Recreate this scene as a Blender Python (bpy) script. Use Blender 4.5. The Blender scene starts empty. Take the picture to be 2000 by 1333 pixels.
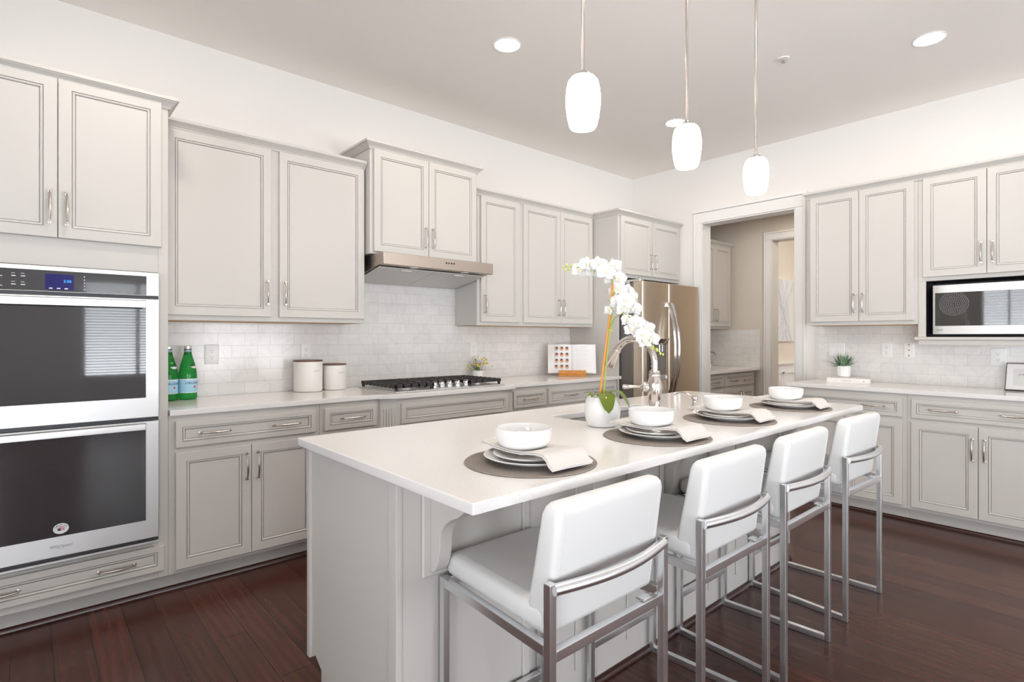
import bpy, bmesh, math, random
from mathutils import Vector, Matrix

S = bpy.context.scene
COL = S.collection
PI = math.pi
V = Vector

# ------------------------------------------------------------------ camera
cd = bpy.data.cameras.new('camera')
cam = bpy.data.objects.new('camera', cd)
COL.objects.link(cam)
cam.location = (0, 0, 1.28)
YAW = 0.8485
cam.rotation_euler = (PI / 2, 0, YAW - PI / 2)
cd.sensor_width = 36
cd.lens = 1071.4 / 2000 * 36
cd.shift_y = -8.5 / 2000
cd.clip_start = 0.05
S.camera = cam

# ------------------------------------------------------------------ light and exposure
S.view_settings.view_transform = 'Standard'
S.view_settings.look = 'None'
S.view_settings.gamma = 1
S.view_settings.use_curve_mapping = False
S.view_settings.exposure = 0.96
S.cycles.use_denoising = True
S.cycles.max_bounces = 10
S.cycles.diffuse_bounces = 6
S.cycles.glossy_bounces = 5
S.cycles.transmission_bounces = 8
S.cycles.transparent_max_bounces = 8
S.cycles.sample_clamp_indirect = 8
S.cycles.caustics_reflective = False
S.cycles.caustics_refractive = False

W = bpy.data.worlds.new('world')
S.world = W
W.use_nodes = True
bg = W.node_tree.nodes['Background']
bg.inputs[0].default_value = (0.90, 0.945, 1.0, 1)
bg.inputs[1].default_value = 8.0
# sky above the horizon, added glow below it to lift the ceiling
wn = W.node_tree.nodes; wl = W.node_tree.links
wtc = wn.new('ShaderNodeTexCoord'); wsp = wn.new('ShaderNodeSeparateXYZ'); wmr = wn.new('ShaderNodeMapRange')
wmr.inputs['From Min'].default_value = -0.06; wmr.inputs['From Max'].default_value = 0.06
wmr.inputs['To Min'].default_value = 9.4; wmr.inputs['To Max'].default_value = 5.6
wl.new(wtc.outputs['Generated'], wsp.inputs[0]); wl.new(wsp.outputs['Z'], wmr.inputs['Value']); wl.new(wmr.outputs[0], bg.inputs[1])
LAMP = 80.0          # recessed lamps
SHADE = 11.0         # pendant shades

# ------------------------------------------------------------------ room dimensions
X = 5.109           # right-hand wall (with the doorway)
D = 3.743           # left-hand wall (range wall)
CEIL = 3.05
XB = -3.2           # wall behind the camera, left
YB = -6.0           # wall behind the camera, right
CT = 0.917          # counter top height
CB = 0.8885

# ------------------------------------------------------------------ materials
def mat(name, color, rough=0.5, metal=0.0, **kw):
    m = bpy.data.materials.new(name)
    m.use_nodes = True
    b = m.node_tree.nodes['Principled BSDF']
    b.inputs['Base Color'].default_value = (*color, 1)
    b.inputs['Roughness'].default_value = rough
    b.inputs['Metallic'].default_value = metal
    for k, v in kw.items():
        b.inputs[k.replace('_', ' ')].default_value = v
    return m

def nd(m, t, **kw):
    n = m.node_tree.nodes.new(t)
    for k, v in kw.items():
        if k in n.inputs:
            n.inputs[k].default_value = v
        else:
            setattr(n, k, v)
    return n

def ln(m, a, ao, b, bi):
    m.node_tree.links.new(a.outputs[ao], b.inputs[bi])

def bsdf(m):
    return m.node_tree.nodes['Principled BSDF']

def add_noise_bump(m, scale, strength, dist=0.002, coord='Object', stretch=None):
    tc = nd(m, 'ShaderNodeTexCoord')
    no = nd(m, 'ShaderNodeTexNoise')
    no.inputs['Scale'].default_value = scale
    no.inputs['Detail'].default_value = 3
    if stretch:
        mp = nd(m, 'ShaderNodeMapping')
        mp.inputs['Scale'].default_value = stretch
        ln(m, tc, coord, mp, 'Vector')
        ln(m, mp, 'Vector', no, 'Vector')
    else:
        ln(m, tc, coord, no, 'Vector')
    bu = nd(m, 'ShaderNodeBump')
    bu.inputs['Strength'].default_value = strength
    bu.inputs['Distance'].default_value = dist
    ln(m, no, 'Fac', bu, 'Height')
    ln(m, bu, 'Normal', bsdf(m), 'Normal')
    return no

def add_noise_color(m, c1, c2, scale, lo=0.35, hi=0.65, detail=2, coord='Object', stretch=(1, 1, 1)):
    tc = nd(m, 'ShaderNodeTexCoord')
    mp = nd(m, 'ShaderNodeMapping')
    mp.inputs['Scale'].default_value = stretch
    no = nd(m, 'ShaderNodeTexNoise')
    no.inputs['Scale'].default_value = scale
    no.inputs['Detail'].default_value = detail
    cr = nd(m, 'ShaderNodeValToRGB')
    cr.color_ramp.elements[0].position = lo
    cr.color_ramp.elements[0].color = (*c1, 1)
    cr.color_ramp.elements[1].position = hi
    cr.color_ramp.elements[1].color = (*c2, 1)
    ln(m, tc, coord, mp, 'Vector')
    ln(m, mp, 'Vector', no, 'Vector')
    ln(m, no, 'Fac', cr, 'Fac')
    ln(m, cr, 'Color', bsdf(m), 'Base Color')

M = {}
M['paint'] = mat('cabinet_paint', (0.60, 0.578, 0.545), 0.42)
add_noise_bump(M['paint'], 60, 0.05, 0.001, stretch=(1, 1, 0.08))
M['wall'] = mat('wall_paint', (0.80, 0.775, 0.745), 0.85)
add_noise_bump(M['wall'], 220, 0.04, 0.001)
M['ceiling'] = mat('ceiling_paint', (0.90, 0.865, 0.83), 0.9)
add_noise_bump(M['ceiling'], 220, 0.04, 0.001)
M['trim'] = mat('trim_paint', (0.82, 0.81, 0.79), 0.4)
M['beige_wall'] = mat('beige_wall_paint', (0.66, 0.60, 0.525), 0.85)
add_noise_bump(M['beige_wall'], 220, 0.04, 0.001)
M['cream_wall'] = mat('cream_wall_paint', (0.80, 0.735, 0.62), 0.85)
add_noise_bump(M['cream_wall'], 220, 0.04, 0.001)
M['quartz'] = mat('white_quartz', (0.82, 0.80, 0.785), 0.13)
add_noise_color(M['quartz'], (0.74, 0.725, 0.71), (0.83, 0.81, 0.795), 260, 0.30, 0.42, 2)
M['steel'] = mat('brushed_steel', (0.70, 0.695, 0.69), 0.40, 0.90)
add_noise_bump(M['steel'], 90, 0.03, 0.0004, stretch=(0.05, 0.05, 6))
M['warm_steel'] = mat('fridge_steel', (0.66, 0.565, 0.455), 0.32, 0.92)
add_noise_bump(M['warm_steel'], 90, 0.03, 0.0004, stretch=(6, 6, 0.05))
M['hood_steel'] = mat('hood_steel', (0.46, 0.395, 0.345), 0.38, 1.0)
add_noise_bump(M['hood_steel'], 90, 0.03, 0.0004, stretch=(0.05, 0.05, 6))
M['stool_steel'] = mat('stool_steel', (0.80, 0.81, 0.82), 0.30, 1.0)
add_noise_bump(M['stool_steel'], 60, 0.02, 0.0004)
M['nickel'] = mat('satin_nickel', (0.62, 0.57, 0.52), 0.22, 1.0)
M['polished'] = mat('polished_nickel', (0.74, 0.68, 0.63), 0.16, 1.0)
M['chrome'] = mat('chrome', (0.78, 0.78, 0.79), 0.10, 1.0)
M['dark_metal'] = mat('dark_metal', (0.06, 0.06, 0.065), 0.4, 0.6)
M['side_grey'] = mat('fridge_side_grey', (0.17, 0.155, 0.145), 0.45, 0.3)
M['iron'] = mat('cast_iron', (0.028, 0.026, 0.026), 0.5)
add_noise_bump(M['iron'], 400, 0.2, 0.0006)
M['black'] = mat('black_plastic', (0.015, 0.015, 0.017), 0.35)
M['gap'] = mat('dark_gap', (0.02, 0.02, 0.02), 0.7)
M['oven_glass'] = mat('oven_glass', (0.022, 0.022, 0.026), 0.03, 0.0, IOR=2.0)
M['panel_glass'] = mat('control_glass', (0.05, 0.05, 0.055), 0.04, 0.0, IOR=1.8)
M['mw_glass'] = mat('microwave_glass', (0.016, 0.014, 0.013), 0.04, 0.0, IOR=2.2)
M['white_ceramic'] = mat('white_ceramic', (0.80, 0.797, 0.79), 0.12)
M['stoneware'] = mat('canister_ceramic', (0.80, 0.785, 0.76), 0.35)
M['pot_white'] = mat('pot_white', (0.84, 0.84, 0.835), 0.4)
add_noise_bump(M['pot_white'], 60, 0.08, 0.002)
M['leather'] = mat('white_leather', (0.765, 0.765, 0.755), 0.45)
add_noise_bump(M['leather'], 300, 0.05, 0.0008)
M['wood_lid'] = mat('walnut_lid', (0.13, 0.055, 0.035), 0.4)
M['maple'] = mat('maple_underside', (0.55, 0.33, 0.17), 0.5)
M['bamboo'] = mat('bamboo_stand', (0.62, 0.27, 0.05), 0.3)
add_noise_color(M['bamboo'], (0.42, 0.15, 0.025), (0.72, 0.34, 0.07), 30, 0.3, 0.7, 4, stretch=(1, 1, 8))
M['stake'] = mat('orange_stake', (0.70, 0.27, 0.035), 0.4)
M['stem'] = mat('orchid_stem', (0.33, 0.38, 0.06), 0.45)
M['orchid_leaf'] = mat('orchid_leaf', (0.12, 0.165, 0.010), 0.2)
M['petal'] = mat('white_petal', (0.76, 0.76, 0.76), 0.5, Subsurface_Weight=0.0)
M['lip'] = mat('orchid_lip', (0.82, 0.75, 0.58), 0.5)
M['bud'] = mat('orchid_bud', (0.55, 0.62, 0.14), 0.5)
M['grass'] = mat('grass_leaf', (0.10, 0.22, 0.12), 0.4)
add_noise_color(M['grass'], (0.05, 0.13, 0.055), (0.27, 0.40, 0.25), 28, 0.35, 0.7)
M['herb'] = mat('herb_leaf', (0.18, 0.25, 0.10), 0.5)
add_noise_color(M['herb'], (0.07, 0.12, 0.05), (0.36, 0.42, 0.20), 50, 0.35, 0.65)
M['yellow'] = mat('yellow_bloom', (0.80, 0.62, 0.02), 0.5)
M['paper'] = mat('paper', (0.82, 0.82, 0.83), 0.6)
M['bluepaper'] = mat('photo_page', (0.72, 0.75, 0.80), 0.5)
M['choc'] = mat('chocolate', (0.09, 0.035, 0.015), 0.5)
M['cake'] = mat('cake_tan', (0.62, 0.36, 0.22), 0.6)
M['ink'] = mat('grey_ink', (0.25, 0.25, 0.26), 0.6)
M['faint_ink'] = mat('faint_ink', (0.62, 0.62, 0.63), 0.6)
M['print_black'] = mat('black_print', (0.02, 0.02, 0.025), 0.5)
M['book_cover'] = mat('white_book_cover', (0.82, 0.80, 0.77), 0.5)
M['linen'] = mat('napkin_linen', (0.66, 0.63, 0.60), 0.85)
add_noise_bump(M['linen'], 900, 0.25, 0.0006)
M['plastic_white'] = mat('white_plastic', (0.83, 0.83, 0.82), 0.25)
M['slot'] = mat('outlet_slot', (0.10, 0.10, 0.10), 0.6)
M['frame_dark'] = mat('frame_dark', (0.05, 0.04, 0.04), 0.4)
M['mat_board'] = mat('mat_board', (0.78, 0.77, 0.78), 0.7)
M['art_paper'] = mat('art_paper', (0.64, 0.65, 0.63), 0.7)
M['canvas'] = mat('canvas_white', (0.80, 0.81, 0.82), 0.7)
M['filter'] = mat('hood_filter', (0.66, 0.65, 0.63), 0.5, 0.25)
add_noise_bump(M['filter'], 700, 0.3, 0.001)
M['cap_silver'] = mat('bottle_cap', (0.75, 0.75, 0.74), 0.3, 0.6)
M['foil'] = mat('bottle_foil_blue', (0.30, 0.42, 0.55), 0.4)
M['label_blue'] = mat('bottle_label_blue', (0.36, 0.62, 0.78), 0.45)
M['label_white'] = mat('bottle_label_white', (0.78, 0.80, 0.82), 0.5)
M['navy'] = mat('navy_print', (0.02, 0.035, 0.12), 0.5)
M['red'] = mat('red_print', (0.55, 0.02, 0.02), 0.5)
M['green_glass'] = mat('green_glass', (0.04, 0.52, 0.10), 0.05, 0.0, Transmission_Weight=0.7, IOR=1.3)
M['blue_screen'] = mat('oven_display', (0.01, 0.01, 0.05), 0.1, 0.0, Emission_Strength=0.12)
bsdf(M['blue_screen']).inputs['Emission Color'].default_value = (0.03, 0.02, 0.42, 1)
M['cyan'] = mat('display_digit', (0.0, 0.1, 0.3), 0.3, 0.0, Emission_Strength=1.0)
bsdf(M['cyan']).inputs['Emission Color'].default_value = (0.03, 0.35, 0.9, 1)
M['shoe'] = mat('dark_shoe_moulding', (0.045, 0.015, 0.011), 0.25)

def emis(name, color, strength):
    m = mat(name, (0.9, 0.9, 0.88), 0.3)
    b = bsdf(m)
    b.inputs['Emission Color'].default_value = (*color, 1)
    b.inputs['Emission Strength'].default_value = strength
    return m
M['lamp'] = emis('recessed_lamp_lens', (1.0, 0.90, 0.78), LAMP)
M['shade'] = emis('pendant_shade_glass', (1.0, 0.95, 0.88), SHADE)

# window glass: clear pane with a faint reflection
m = bpy.data.materials.new('window_glass'); m.use_nodes = True
nt = m.node_tree
nt.nodes.remove(nt.nodes['Principled BSDF'])
tr = nd(m, 'ShaderNodeBsdfTransparent'); gl = nd(m, 'ShaderNodeBsdfGlossy'); fr = nd(m, 'ShaderNodeFresnel'); mx = nd(m, 'ShaderNodeMixShader')
gl.inputs['Roughness'].default_value = 0.02
ln(m, fr, 'Fac', mx, 0); nt.links.new(tr.outputs[0], mx.inputs[1]); nt.links.new(gl.outputs[0], mx.inputs[2])
nt.links.new(mx.outputs[0], nt.nodes['Material Output'].inputs['Surface'])
M['window_glass'] = m

m = bpy.data.materials.new('blind_slat'); m.use_nodes = True
nt = m.node_tree
tl = nd(m, 'ShaderNodeBsdfTranslucent'); mx = nd(m, 'ShaderNodeMixShader'); mx.inputs[0].default_value = 0.22
tl.inputs['Color'].default_value = (0.85, 0.86, 0.86, 1)
bsdf(m).inputs['Base Color'].default_value = (0.8, 0.8, 0.79, 1)
nt.links.new(bsdf(m).outputs[0], mx.inputs[1]); nt.links.new(tl.outputs[0], mx.inputs[2])
nt.links.new(mx.outputs[0], nt.nodes['Material Output'].inputs['Surface'])
M['slat'] = m

# marble subway tile; a = horizontal axis of the wall
def tile_mat(name, axis, off):
    m = mat(name, (0.8, 0.8, 0.78), 0.16)
    g = nd(m, 'ShaderNodeNewGeometry')
    sp = nd(m, 'ShaderNodeSeparateXYZ'); cb = nd(m, 'ShaderNodeCombineXYZ')
    a1 = nd(m, 'ShaderNodeMath', operation='ADD'); a1.inputs[1].default_value = off
    a2 = nd(m, 'ShaderNodeMath', operation='ADD'); a2.inputs[1].default_value = -CT + 0.077 * 20
    ln(m, g, 'Position', sp, 0); ln(m, sp, axis, a1, 0); ln(m, sp, 'Z', a2, 0)
    ln(m, a1, 0, cb, 'X'); ln(m, a2, 0, cb, 'Y')
    br = nd(m, 'ShaderNodeTexBrick')
    br.inputs['Scale'].default_value = 1
    br.inputs['Brick Width'].default_value = 0.1545
    br.inputs['Row Height'].default_value = 0.077
    br.inputs['Mortar Size'].default_value = 0.0011
    br.inputs['Mortar Smooth'].default_value = 0.3
    br.inputs['Color1'].default_value = (0.80, 0.785, 0.765, 1)
    br.inputs['Color2'].default_value = (0.745, 0.735, 0.72, 1)
    br.inputs['Mortar'].default_value = (0.60, 0.59, 0.57, 1)
    br.offset = 0.5
    ln(m, cb, 0, br, 'Vector')
    no = nd(m, 'ShaderNodeTexNoise'); no.inputs['Scale'].default_value = 5; no.inputs['Detail'].default_value = 5
    no.inputs['Distortion'].default_value = 1.5
    ln(m, g, 'Position', no, 'Vector')
    cr = nd(m, 'ShaderNodeValToRGB')
    cr.color_ramp.elements[0].position = 0.44; cr.color_ramp.elements[0].color = (1, 1, 1, 1)
    cr.color_ramp.elements[1].position = 0.56; cr.color_ramp.elements[1].color = (1, 1, 1, 1)
    e = cr.color_ramp.elements.new(0.5); e.color = (0.93, 0.93, 0.935, 1)
    ln(m, no, 'Fac', cr, 'Fac')
    mu = nd(m, 'ShaderNodeMixRGB', blend_type='MULTIPLY'); mu.inputs[0].default_value = 0.8
    ln(m, br, 'Color', mu, 1); ln(m, cr, 'Color', mu, 2)
    ln(m, mu, 0, bsdf(m), 'Base Color')
    bu = nd(m, 'ShaderNodeBump', invert=True); bu.inputs['Strength'].default_value = 0.5; bu.inputs['Distance'].default_value = 0.001
    ln(m, br, 'Fac', bu, 'Height'); ln(m, bu, 'Normal', bsdf(m), 'Normal')
    return m
M['tile_x'] = tile_mat('marble_tile_range_wall', 'X', -0.798 + 0.1545 * 40)
M['tile_y'] = tile_mat('marble_tile_side_wall', 'Y', 0.05 + 0.1545 * 40)

# hardwood planks running along Y
def floor_mat():
    m = mat('dark_hardwood', (0.05, 0.018, 0.012), 0.24, Specular_IOR_Level=0.4)
    g = nd(m, 'ShaderNodeNewGeometry')
    sp = nd(m, 'ShaderNodeSeparateXYZ'); cb = nd(m, 'ShaderNodeCombineXYZ')
    ln(m, g, 'Position', sp, 0)
    a1 = nd(m, 'ShaderNodeMath', operation='ADD'); a1.inputs[1].default_value = 40
    a2 = nd(m, 'ShaderNodeMath', operation='ADD'); a2.inputs[1].default_value = 12.5
    ln(m, sp, 'Y', a1, 0); ln(m, sp, 'X', a2, 0)
    ln(m, a1, 0, cb, 'X'); ln(m, a2, 0, cb, 'Y')
    br = nd(m, 'ShaderNodeTexBrick')
    br.inputs['Scale'].default_value = 1
    br.inputs['Brick Width'].default_value = 1.15
    br.inputs['Row Height'].default_value = 0.127
    br.inputs['Mortar Size'].default_value = 0.0017
    br.inputs['Mortar Smooth'].default_value = 0.2
    br.inputs['Color1'].default_value = (0.105, 0.034, 0.021, 1)
    br.inputs['Color2'].default_value = (0.060, 0.019, 0.013, 1)
    br.inputs['Mortar'].default_value = (0.012, 0.006, 0.005, 1)
    br.offset = 0.37
    br.offset_frequency = 2
    br.squash = 0.8
    br.squash_frequency = 3
    ln(m, cb, 0, br, 'Vector')
    mp = nd(m, 'ShaderNodeMapping'); mp.inputs['Scale'].default_value = (14, 1.2, 1)
    ln(m, g, 'Position', mp, 'Vector')
    no = nd(m, 'ShaderNodeTexNoise'); no.inputs['Scale'].default_value = 2.2; no.inputs['Detail'].default_value = 8; no.inputs['Distortion'].default_value = 1.2
    ln(m, mp, 'Vector', no, 'Vector')
    wv = nd(m, 'ShaderNodeTexWave', wave_type='BANDS', bands_direction='X')
    wv.inputs['Scale'].default_value = 0.55; wv.inputs['Distortion'].default_value = 14; wv.inputs['Detail'].default_value = 4; wv.inputs['Detail Scale'].default_value = 0.5
    ln(m, mp, 'Vector', wv, 'Vector')
    m1 = nd(m, 'ShaderNodeMath', operation='MULTIPLY_ADD'); m1.inputs[1].default_value = 0.30; m1.inputs[2].default_value = 0.70
    ln(m, wv, 'Fac', m1, 0)
    m2 = nd(m, 'ShaderNodeMath', operation='MULTIPLY_ADD'); m2.inputs[1].default_value = 1.0; m2.inputs[2].default_value = 0.5
    ln(m, no, 'Fac', m2, 0)
    m3 = nd(m, 'ShaderNodeMath', operation='MULTIPLY'); ln(m, m1, 0, m3, 0); ln(m, m2, 0, m3, 1)
    mu = nd(m, 'ShaderNodeMixRGB', blend_type='MULTIPLY'); mu.inputs[0].default_value = 0.75
    ln(m, br, 'Color', mu, 1); ln(m, m3, 0, mu, 2)
    ln(m, mu, 0, bsdf(m), 'Base Color')
    ad = nd(m, 'ShaderNodeMath', operation='MULTIPLY_ADD'); ad.inputs[1].default_value = -0.06; ad.inputs[2].default_value = 0.0
    ln(m, m3, 0, ad, 0)
    sb = nd(m, 'ShaderNodeMath', operation='SUBTRACT'); ln(m, ad, 0, sb, 0); ln(m, br, 'Fac', sb, 1)
    bu = nd(m, 'ShaderNodeBump'); bu.inputs['Strength'].default_value = 0.28; bu.inputs['Distance'].default_value = 0.0012
    ln(m, sb, 0, bu, 'Height'); ln(m, bu, 'Normal', bsdf(m), 'Normal')
    return m
M['floor'] = floor_mat()

# woven placemat: concentric rings plus radial weave
m = mat('woven_grey', (0.25, 0.22, 0.20), 0.7)
tc = nd(m, 'ShaderNodeTexCoord')
wv = nd(m, 'ShaderNodeTexWave', wave_type='RINGS', rings_direction='Z'); wv.inputs['Scale'].default_value = 62; wv.inputs['Distortion'].default_value = 0.0
ln(m, tc, 'Object', wv, 'Vector')
no = nd(m, 'ShaderNodeTexNoise'); no.inputs['Scale'].default_value = 260
ln(m, tc, 'Object', no, 'Vector')
mx = nd(m, 'ShaderNodeMath', operation='MULTIPLY'); ln(m, wv, 'Fac', mx, 0); ln(m, no, 'Fac', mx, 1)
cr = nd(m, 'ShaderNodeValToRGB'); cr.color_ramp.elements[0].color = (0.16, 0.137, 0.122, 1); cr.color_ramp.elements[1].color = (0.33, 0.285, 0.25, 1)
cr.color_ramp.elements[0].position = 0.05; cr.color_ramp.elements[1].position = 0.5
ln(m, mx, 0, cr, 'Fac'); ln(m, cr, 'Color', bsdf(m), 'Base Color')
bu = nd(m, 'ShaderNodeBump'); bu.inputs['Strength'].default_value = 0.7; bu.inputs['Distance'].default_value = 0.0015
ln(m, mx, 0, bu, 'Height'); ln(m, bu, 'Normal', bsdf(m), 'Normal')
M['woven'] = m

# ------------------------------------------------------------------ mesh building
ROOTM = {}

def smooth_by_angle(me, ang=0.6):
    bm = bmesh.new(); bm.from_mesh(me)
    for f in bm.faces:
        f.smooth = True
    for e in bm.edges:
        if len(e.link_faces) == 2:
            e.smooth = e.calc_face_angle(0) < ang
        else:
            e.smooth = False
    bm.to_mesh(me); bm.free()

class MB:
    def __init__(s, T=None):
        s.v = []; s.f = []; s.mi = []; s.T = T or Matrix(); s.m = 0
    def add(s, vs, fs):
        n = len(s.v)
        s.v += [s.T @ V(p) for p in vs]
        for f in fs:
            s.f.append([i + n for i in f]); s.mi.append(s.m)
        return s
    def box(s, x0, y0, z0, x1, y1, z1):
        x0, x1 = min(x0, x1), max(x0, x1); y0, y1 = min(y0, y1), max(y0, y1); z0, z1 = min(z0, z1), max(z0, z1)
        return s.add([(x0, y0, z0), (x1, y0, z0), (x1, y1, z0), (x0, y1, z0), (x0, y0, z1), (x1, y0, z1), (x1, y1, z1), (x0, y1, z1)],
                     [(3, 2, 1, 0), (4, 5, 6, 7), (0, 1, 5, 4), (1, 2, 6, 5), (2, 3, 7, 6), (3, 0, 4, 7)])
    def loft(s, loops, cap0=True, cap1=True, closed=True):
        n = len(loops[0]); vs = [p for l in loops for p in l]; fs = []
        k = n if closed else n - 1
        for i in range(len(loops) - 1):
            for j in range(k):
                a = i * n + j; b = i * n + (j + 1) % n
                fs.append((a, b, b + n, a + n))
        if cap0: fs.append(tuple(reversed(range(n))))
        if cap1: fs.append(tuple(range((len(loops) - 1) * n, len(loops) * n)))
        return s.add(vs, fs)
    def lathe(s, prof, n=32, c=(0, 0, 0), cap0=True, cap1=True, a0=0.0):
        loops = [[(c[0] + r * math.cos(a0 + 2 * PI * k / n), c[1] + r * math.sin(a0 + 2 * PI * k / n), c[2] + z) for k in range(n)] for r, z in prof]
        return s.loft(loops, cap0, cap1)
    def tube(s, pts, r, n=10, cap=True, flat=None):
        pts = [V(p) for p in pts]
        rs = r if isinstance(r, (list, tuple)) else [r] * len(pts)
        loops = []; up = None
        for i, p in enumerate(pts):
            t = (pts[min(i + 1, len(pts) - 1)] - pts[max(i - 1, 0)]).normalized()
            if up is None:
                ref = V((0, 0, 1)) if abs(t.z) < 0.9 else V((1, 0, 0))
                up = (ref - t * ref.dot(t)).normalized()
            else:
                up = (up - t * up.dot(t)).normalized()
            sd = t.cross(up)
            loops.append([tuple(p + (sd * math.cos(2 * PI * k / n) + up * math.sin(2 * PI * k / n)) * rs[i]) for k in range(n)])
        return s.loft(loops, cap, cap)
    def prism(s, poly, z0, z1):
        return s.loft([[(x, y, z0) for x, y in poly], [(x, y, z1) for x, y in poly]])
    def grid(s, fn, nu, nv, both=False):
        vs = [fn(i / nu, j / nv) for i in range(nu + 1) for j in range(nv + 1)]
        fs = [(i * (nv + 1) + j, (i + 1) * (nv + 1) + j, (i + 1) * (nv + 1) + j + 1, i * (nv + 1) + j + 1) for i in range(nu) for j in range(nv)]
        return s.add(vs, fs)
    def sweep(s, path, prof, z=0.0):
        """profile (out, z) swept along an open XY path; out = right of travel"""
        P = [V((p[0], p[1])) for p in path]; loops = []
        for i, p in enumerate(P):
            ns = []
            if i > 0:
                d = (P[i] - P[i - 1]).normalized(); ns.append(V((d.y, -d.x)))
            if i < len(P) - 1:
                d = (P[i + 1] - P[i]).normalized(); ns.append(V((d.y, -d.x)))
            n = ns[0] if len(ns) == 1 else (ns[0] + ns[1]) / (1 + ns[0].dot(ns[1]))
            loops.append([(p.x + n.x * o, p.y + n.y * o, z + h) for o, h in prof])
        return s.loft(loops)
    def text(s, txt, size, T, spacing=1.0, extrude=0.0, wrap=None, bold=0.0):
        c = bpy.data.curves.new('t', 'FONT'); c.body = txt; c.size = size; c.align_x = 'CENTER'; c.align_y = 'CENTER'
        c.space_character = spacing; c.extrude = extrude; c.offset = bold; c.resolution_u = 3
        o = bpy.data.objects.new('t', c); COL.objects.link(o)
        dg = bpy.context.evaluated_depsgraph_get()
        me = bpy.data.meshes.new_from_object(o.evaluated_get(dg))
        vs = [v.co.copy() for v in me.vertices]; fs = [tuple(p.vertices) for p in me.polygons]
        if wrap:
            vs = [wrap(v) for v in vs]
        else:
            vs = [T @ v for v in vs]
        bpy.data.objects.remove(o); bpy.data.curves.remove(c); bpy.data.meshes.remove(me)
        return s.add(vs, fs)
    def build(s, name, mats, parent=None, bevel=0, seg=1, smooth=True, sub=0, fixn=True, ang=0.6):
        me = bpy.data.meshes.new(name)
        if parent is not None:
            off = ROOTM[parent.name]
        else:
            xs = [p.x for p in s.v]; ys = [p.y for p in s.v]; zs = [p.z for p in s.v]
            off = Matrix.Translation(((min(xs) + max(xs)) / 2, (min(ys) + max(ys)) / 2, min(zs)))
        inv = off.inverted()
        me.from_pydata([inv @ p for p in s.v], [], s.f)
        if not isinstance(mats, (list, tuple)): mats = [mats]
        for k in mats: me.materials.append(M[k] if isinstance(k, str) else k)
        for p, i in zip(me.polygons, s.mi): p.material_index = i
        if fixn or bevel:
            bm = bmesh.new(); bm.from_mesh(me)
            if fixn: bmesh.ops.recalc_face_normals(bm, faces=bm.faces)
            if bevel:
                es = [e for e in bm.edges if len(e.link_faces) == 2 and e.calc_face_angle(0) > 0.5]
                bmesh.ops.bevel(bm, geom=es, offset=bevel, segments=seg, affect='EDGES', profile=0.5, clamp_overlap=True)
            bm.to_mesh(me); bm.free()
        if smooth: smooth_by_angle(me, ang)
        o = bpy.data.objects.new(name, me); COL.objects.link(o)
        if parent is not None:
            o.parent = parent
            ROOTM[o.name] = off
        else:
            o.matrix_world = off
            ROOTM[o.name] = off
        if bevel and seg >= 2:
            md = o.modifiers.new('wn', 'WEIGHTED_NORMAL'); md.keep_sharp = True
        if sub:
            md = o.modifiers.new('s', 'SUBSURF'); md.levels = sub; md.render_levels = sub
        return o

def tag(o, label, cat, group=None):
    o['label'] = label; o['category'] = cat
    if group: o['group'] = group
    return o

def thing(name, label, cat, loc=(0, 0, 0), group=None):
    o = bpy.data.objects.new(name, None); COL.objects.link(o)
    o.empty_display_size = 0.05
    o.location = loc
    ROOTM[o.name] = Matrix.Translation(loc)
    return tag(o, label, cat, group)

def struct(o):
    o['kind'] = 'structure'
    return o

def dup(root, loc, rotz=0.0, label=None):
    def cp(o, par):
        c = o.copy(); COL.objects.link(c)
        if par is not None: c.parent = par
        for ch in list(o.children): cp(ch, c)
        return c
    r = cp(root, None)
    r.location = loc; r.rotation_euler = (0, 0, rotz)
    if label: r['label'] = label
    return r

# ------------------------------------------------------------------ setting
o = struct(MB().box(XB - .15, YB - .15, -0.05, 11.2, D + .15, 0).build('floor', 'floor', smooth=False))
o = struct(MB().box(XB - .15, YB - .15, CEIL, X + .13, D + .15, CEIL + .08).build('ceiling', 'ceiling', smooth=False))
struct(MB().box(XB - .15, D, 0, X + .13, D + .15, CEIL).build('wall_left', 'wall', smooth=False))
OY0, OY1, OZ = 1.986, 2.893, 2.425          # doorway in the right wall
w = MB().box(X, OY1, 0, X + .13, D, CEIL).box(X, YB, 0, X + .13, OY0, CEIL).box(X, OY0, OZ, X + .13, OY1, CEIL)
struct(w.build('wall_right', 'wall', smooth=False))

def wall_with_windows(name, axis, pos, thick, a0, a1, wins):
    mb = MB()
    def bx(u0, u1, z0, z1):
        if u1 - u0 < 1e-4 or z1 - z0 < 1e-4: return
        if axis == 'x': mb.box(pos, u0, z0, pos + thick, u1, z1)
        else: mb.box(u0, pos, z0, u1, pos + thick, z1)
    cur = a0
    for (u0, u1, z0, z1) in sorted(wins):
        bx(cur, u0, 0, CEIL); bx(u0, u1, 0, z0); bx(u0, u1, z1, CEIL); cur = u1
    bx(cur, a1, 0, CEIL)
    return struct(mb.build(name, 'wall', smooth=False))
WX = [(0.25, 1.9, 0.55, 2.30), (-4.6, -0.6, 0.05, 2.35)]  # the wide opening is unseen, enlarged to let in more daylight
WY = [(-2.9, -0.5, 0.05, 2.35), (0.70, 2.35, 0.55, 2.30), (2.70, 4.70, 0.05, 2.10)]
wall_with_windows('wall_rear_side', 'x', XB, -.15, YB, D, WX)
wall_with_windows('wall_rear', 'y', YB, -.15, XB, X, WY)
k = 0
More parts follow.
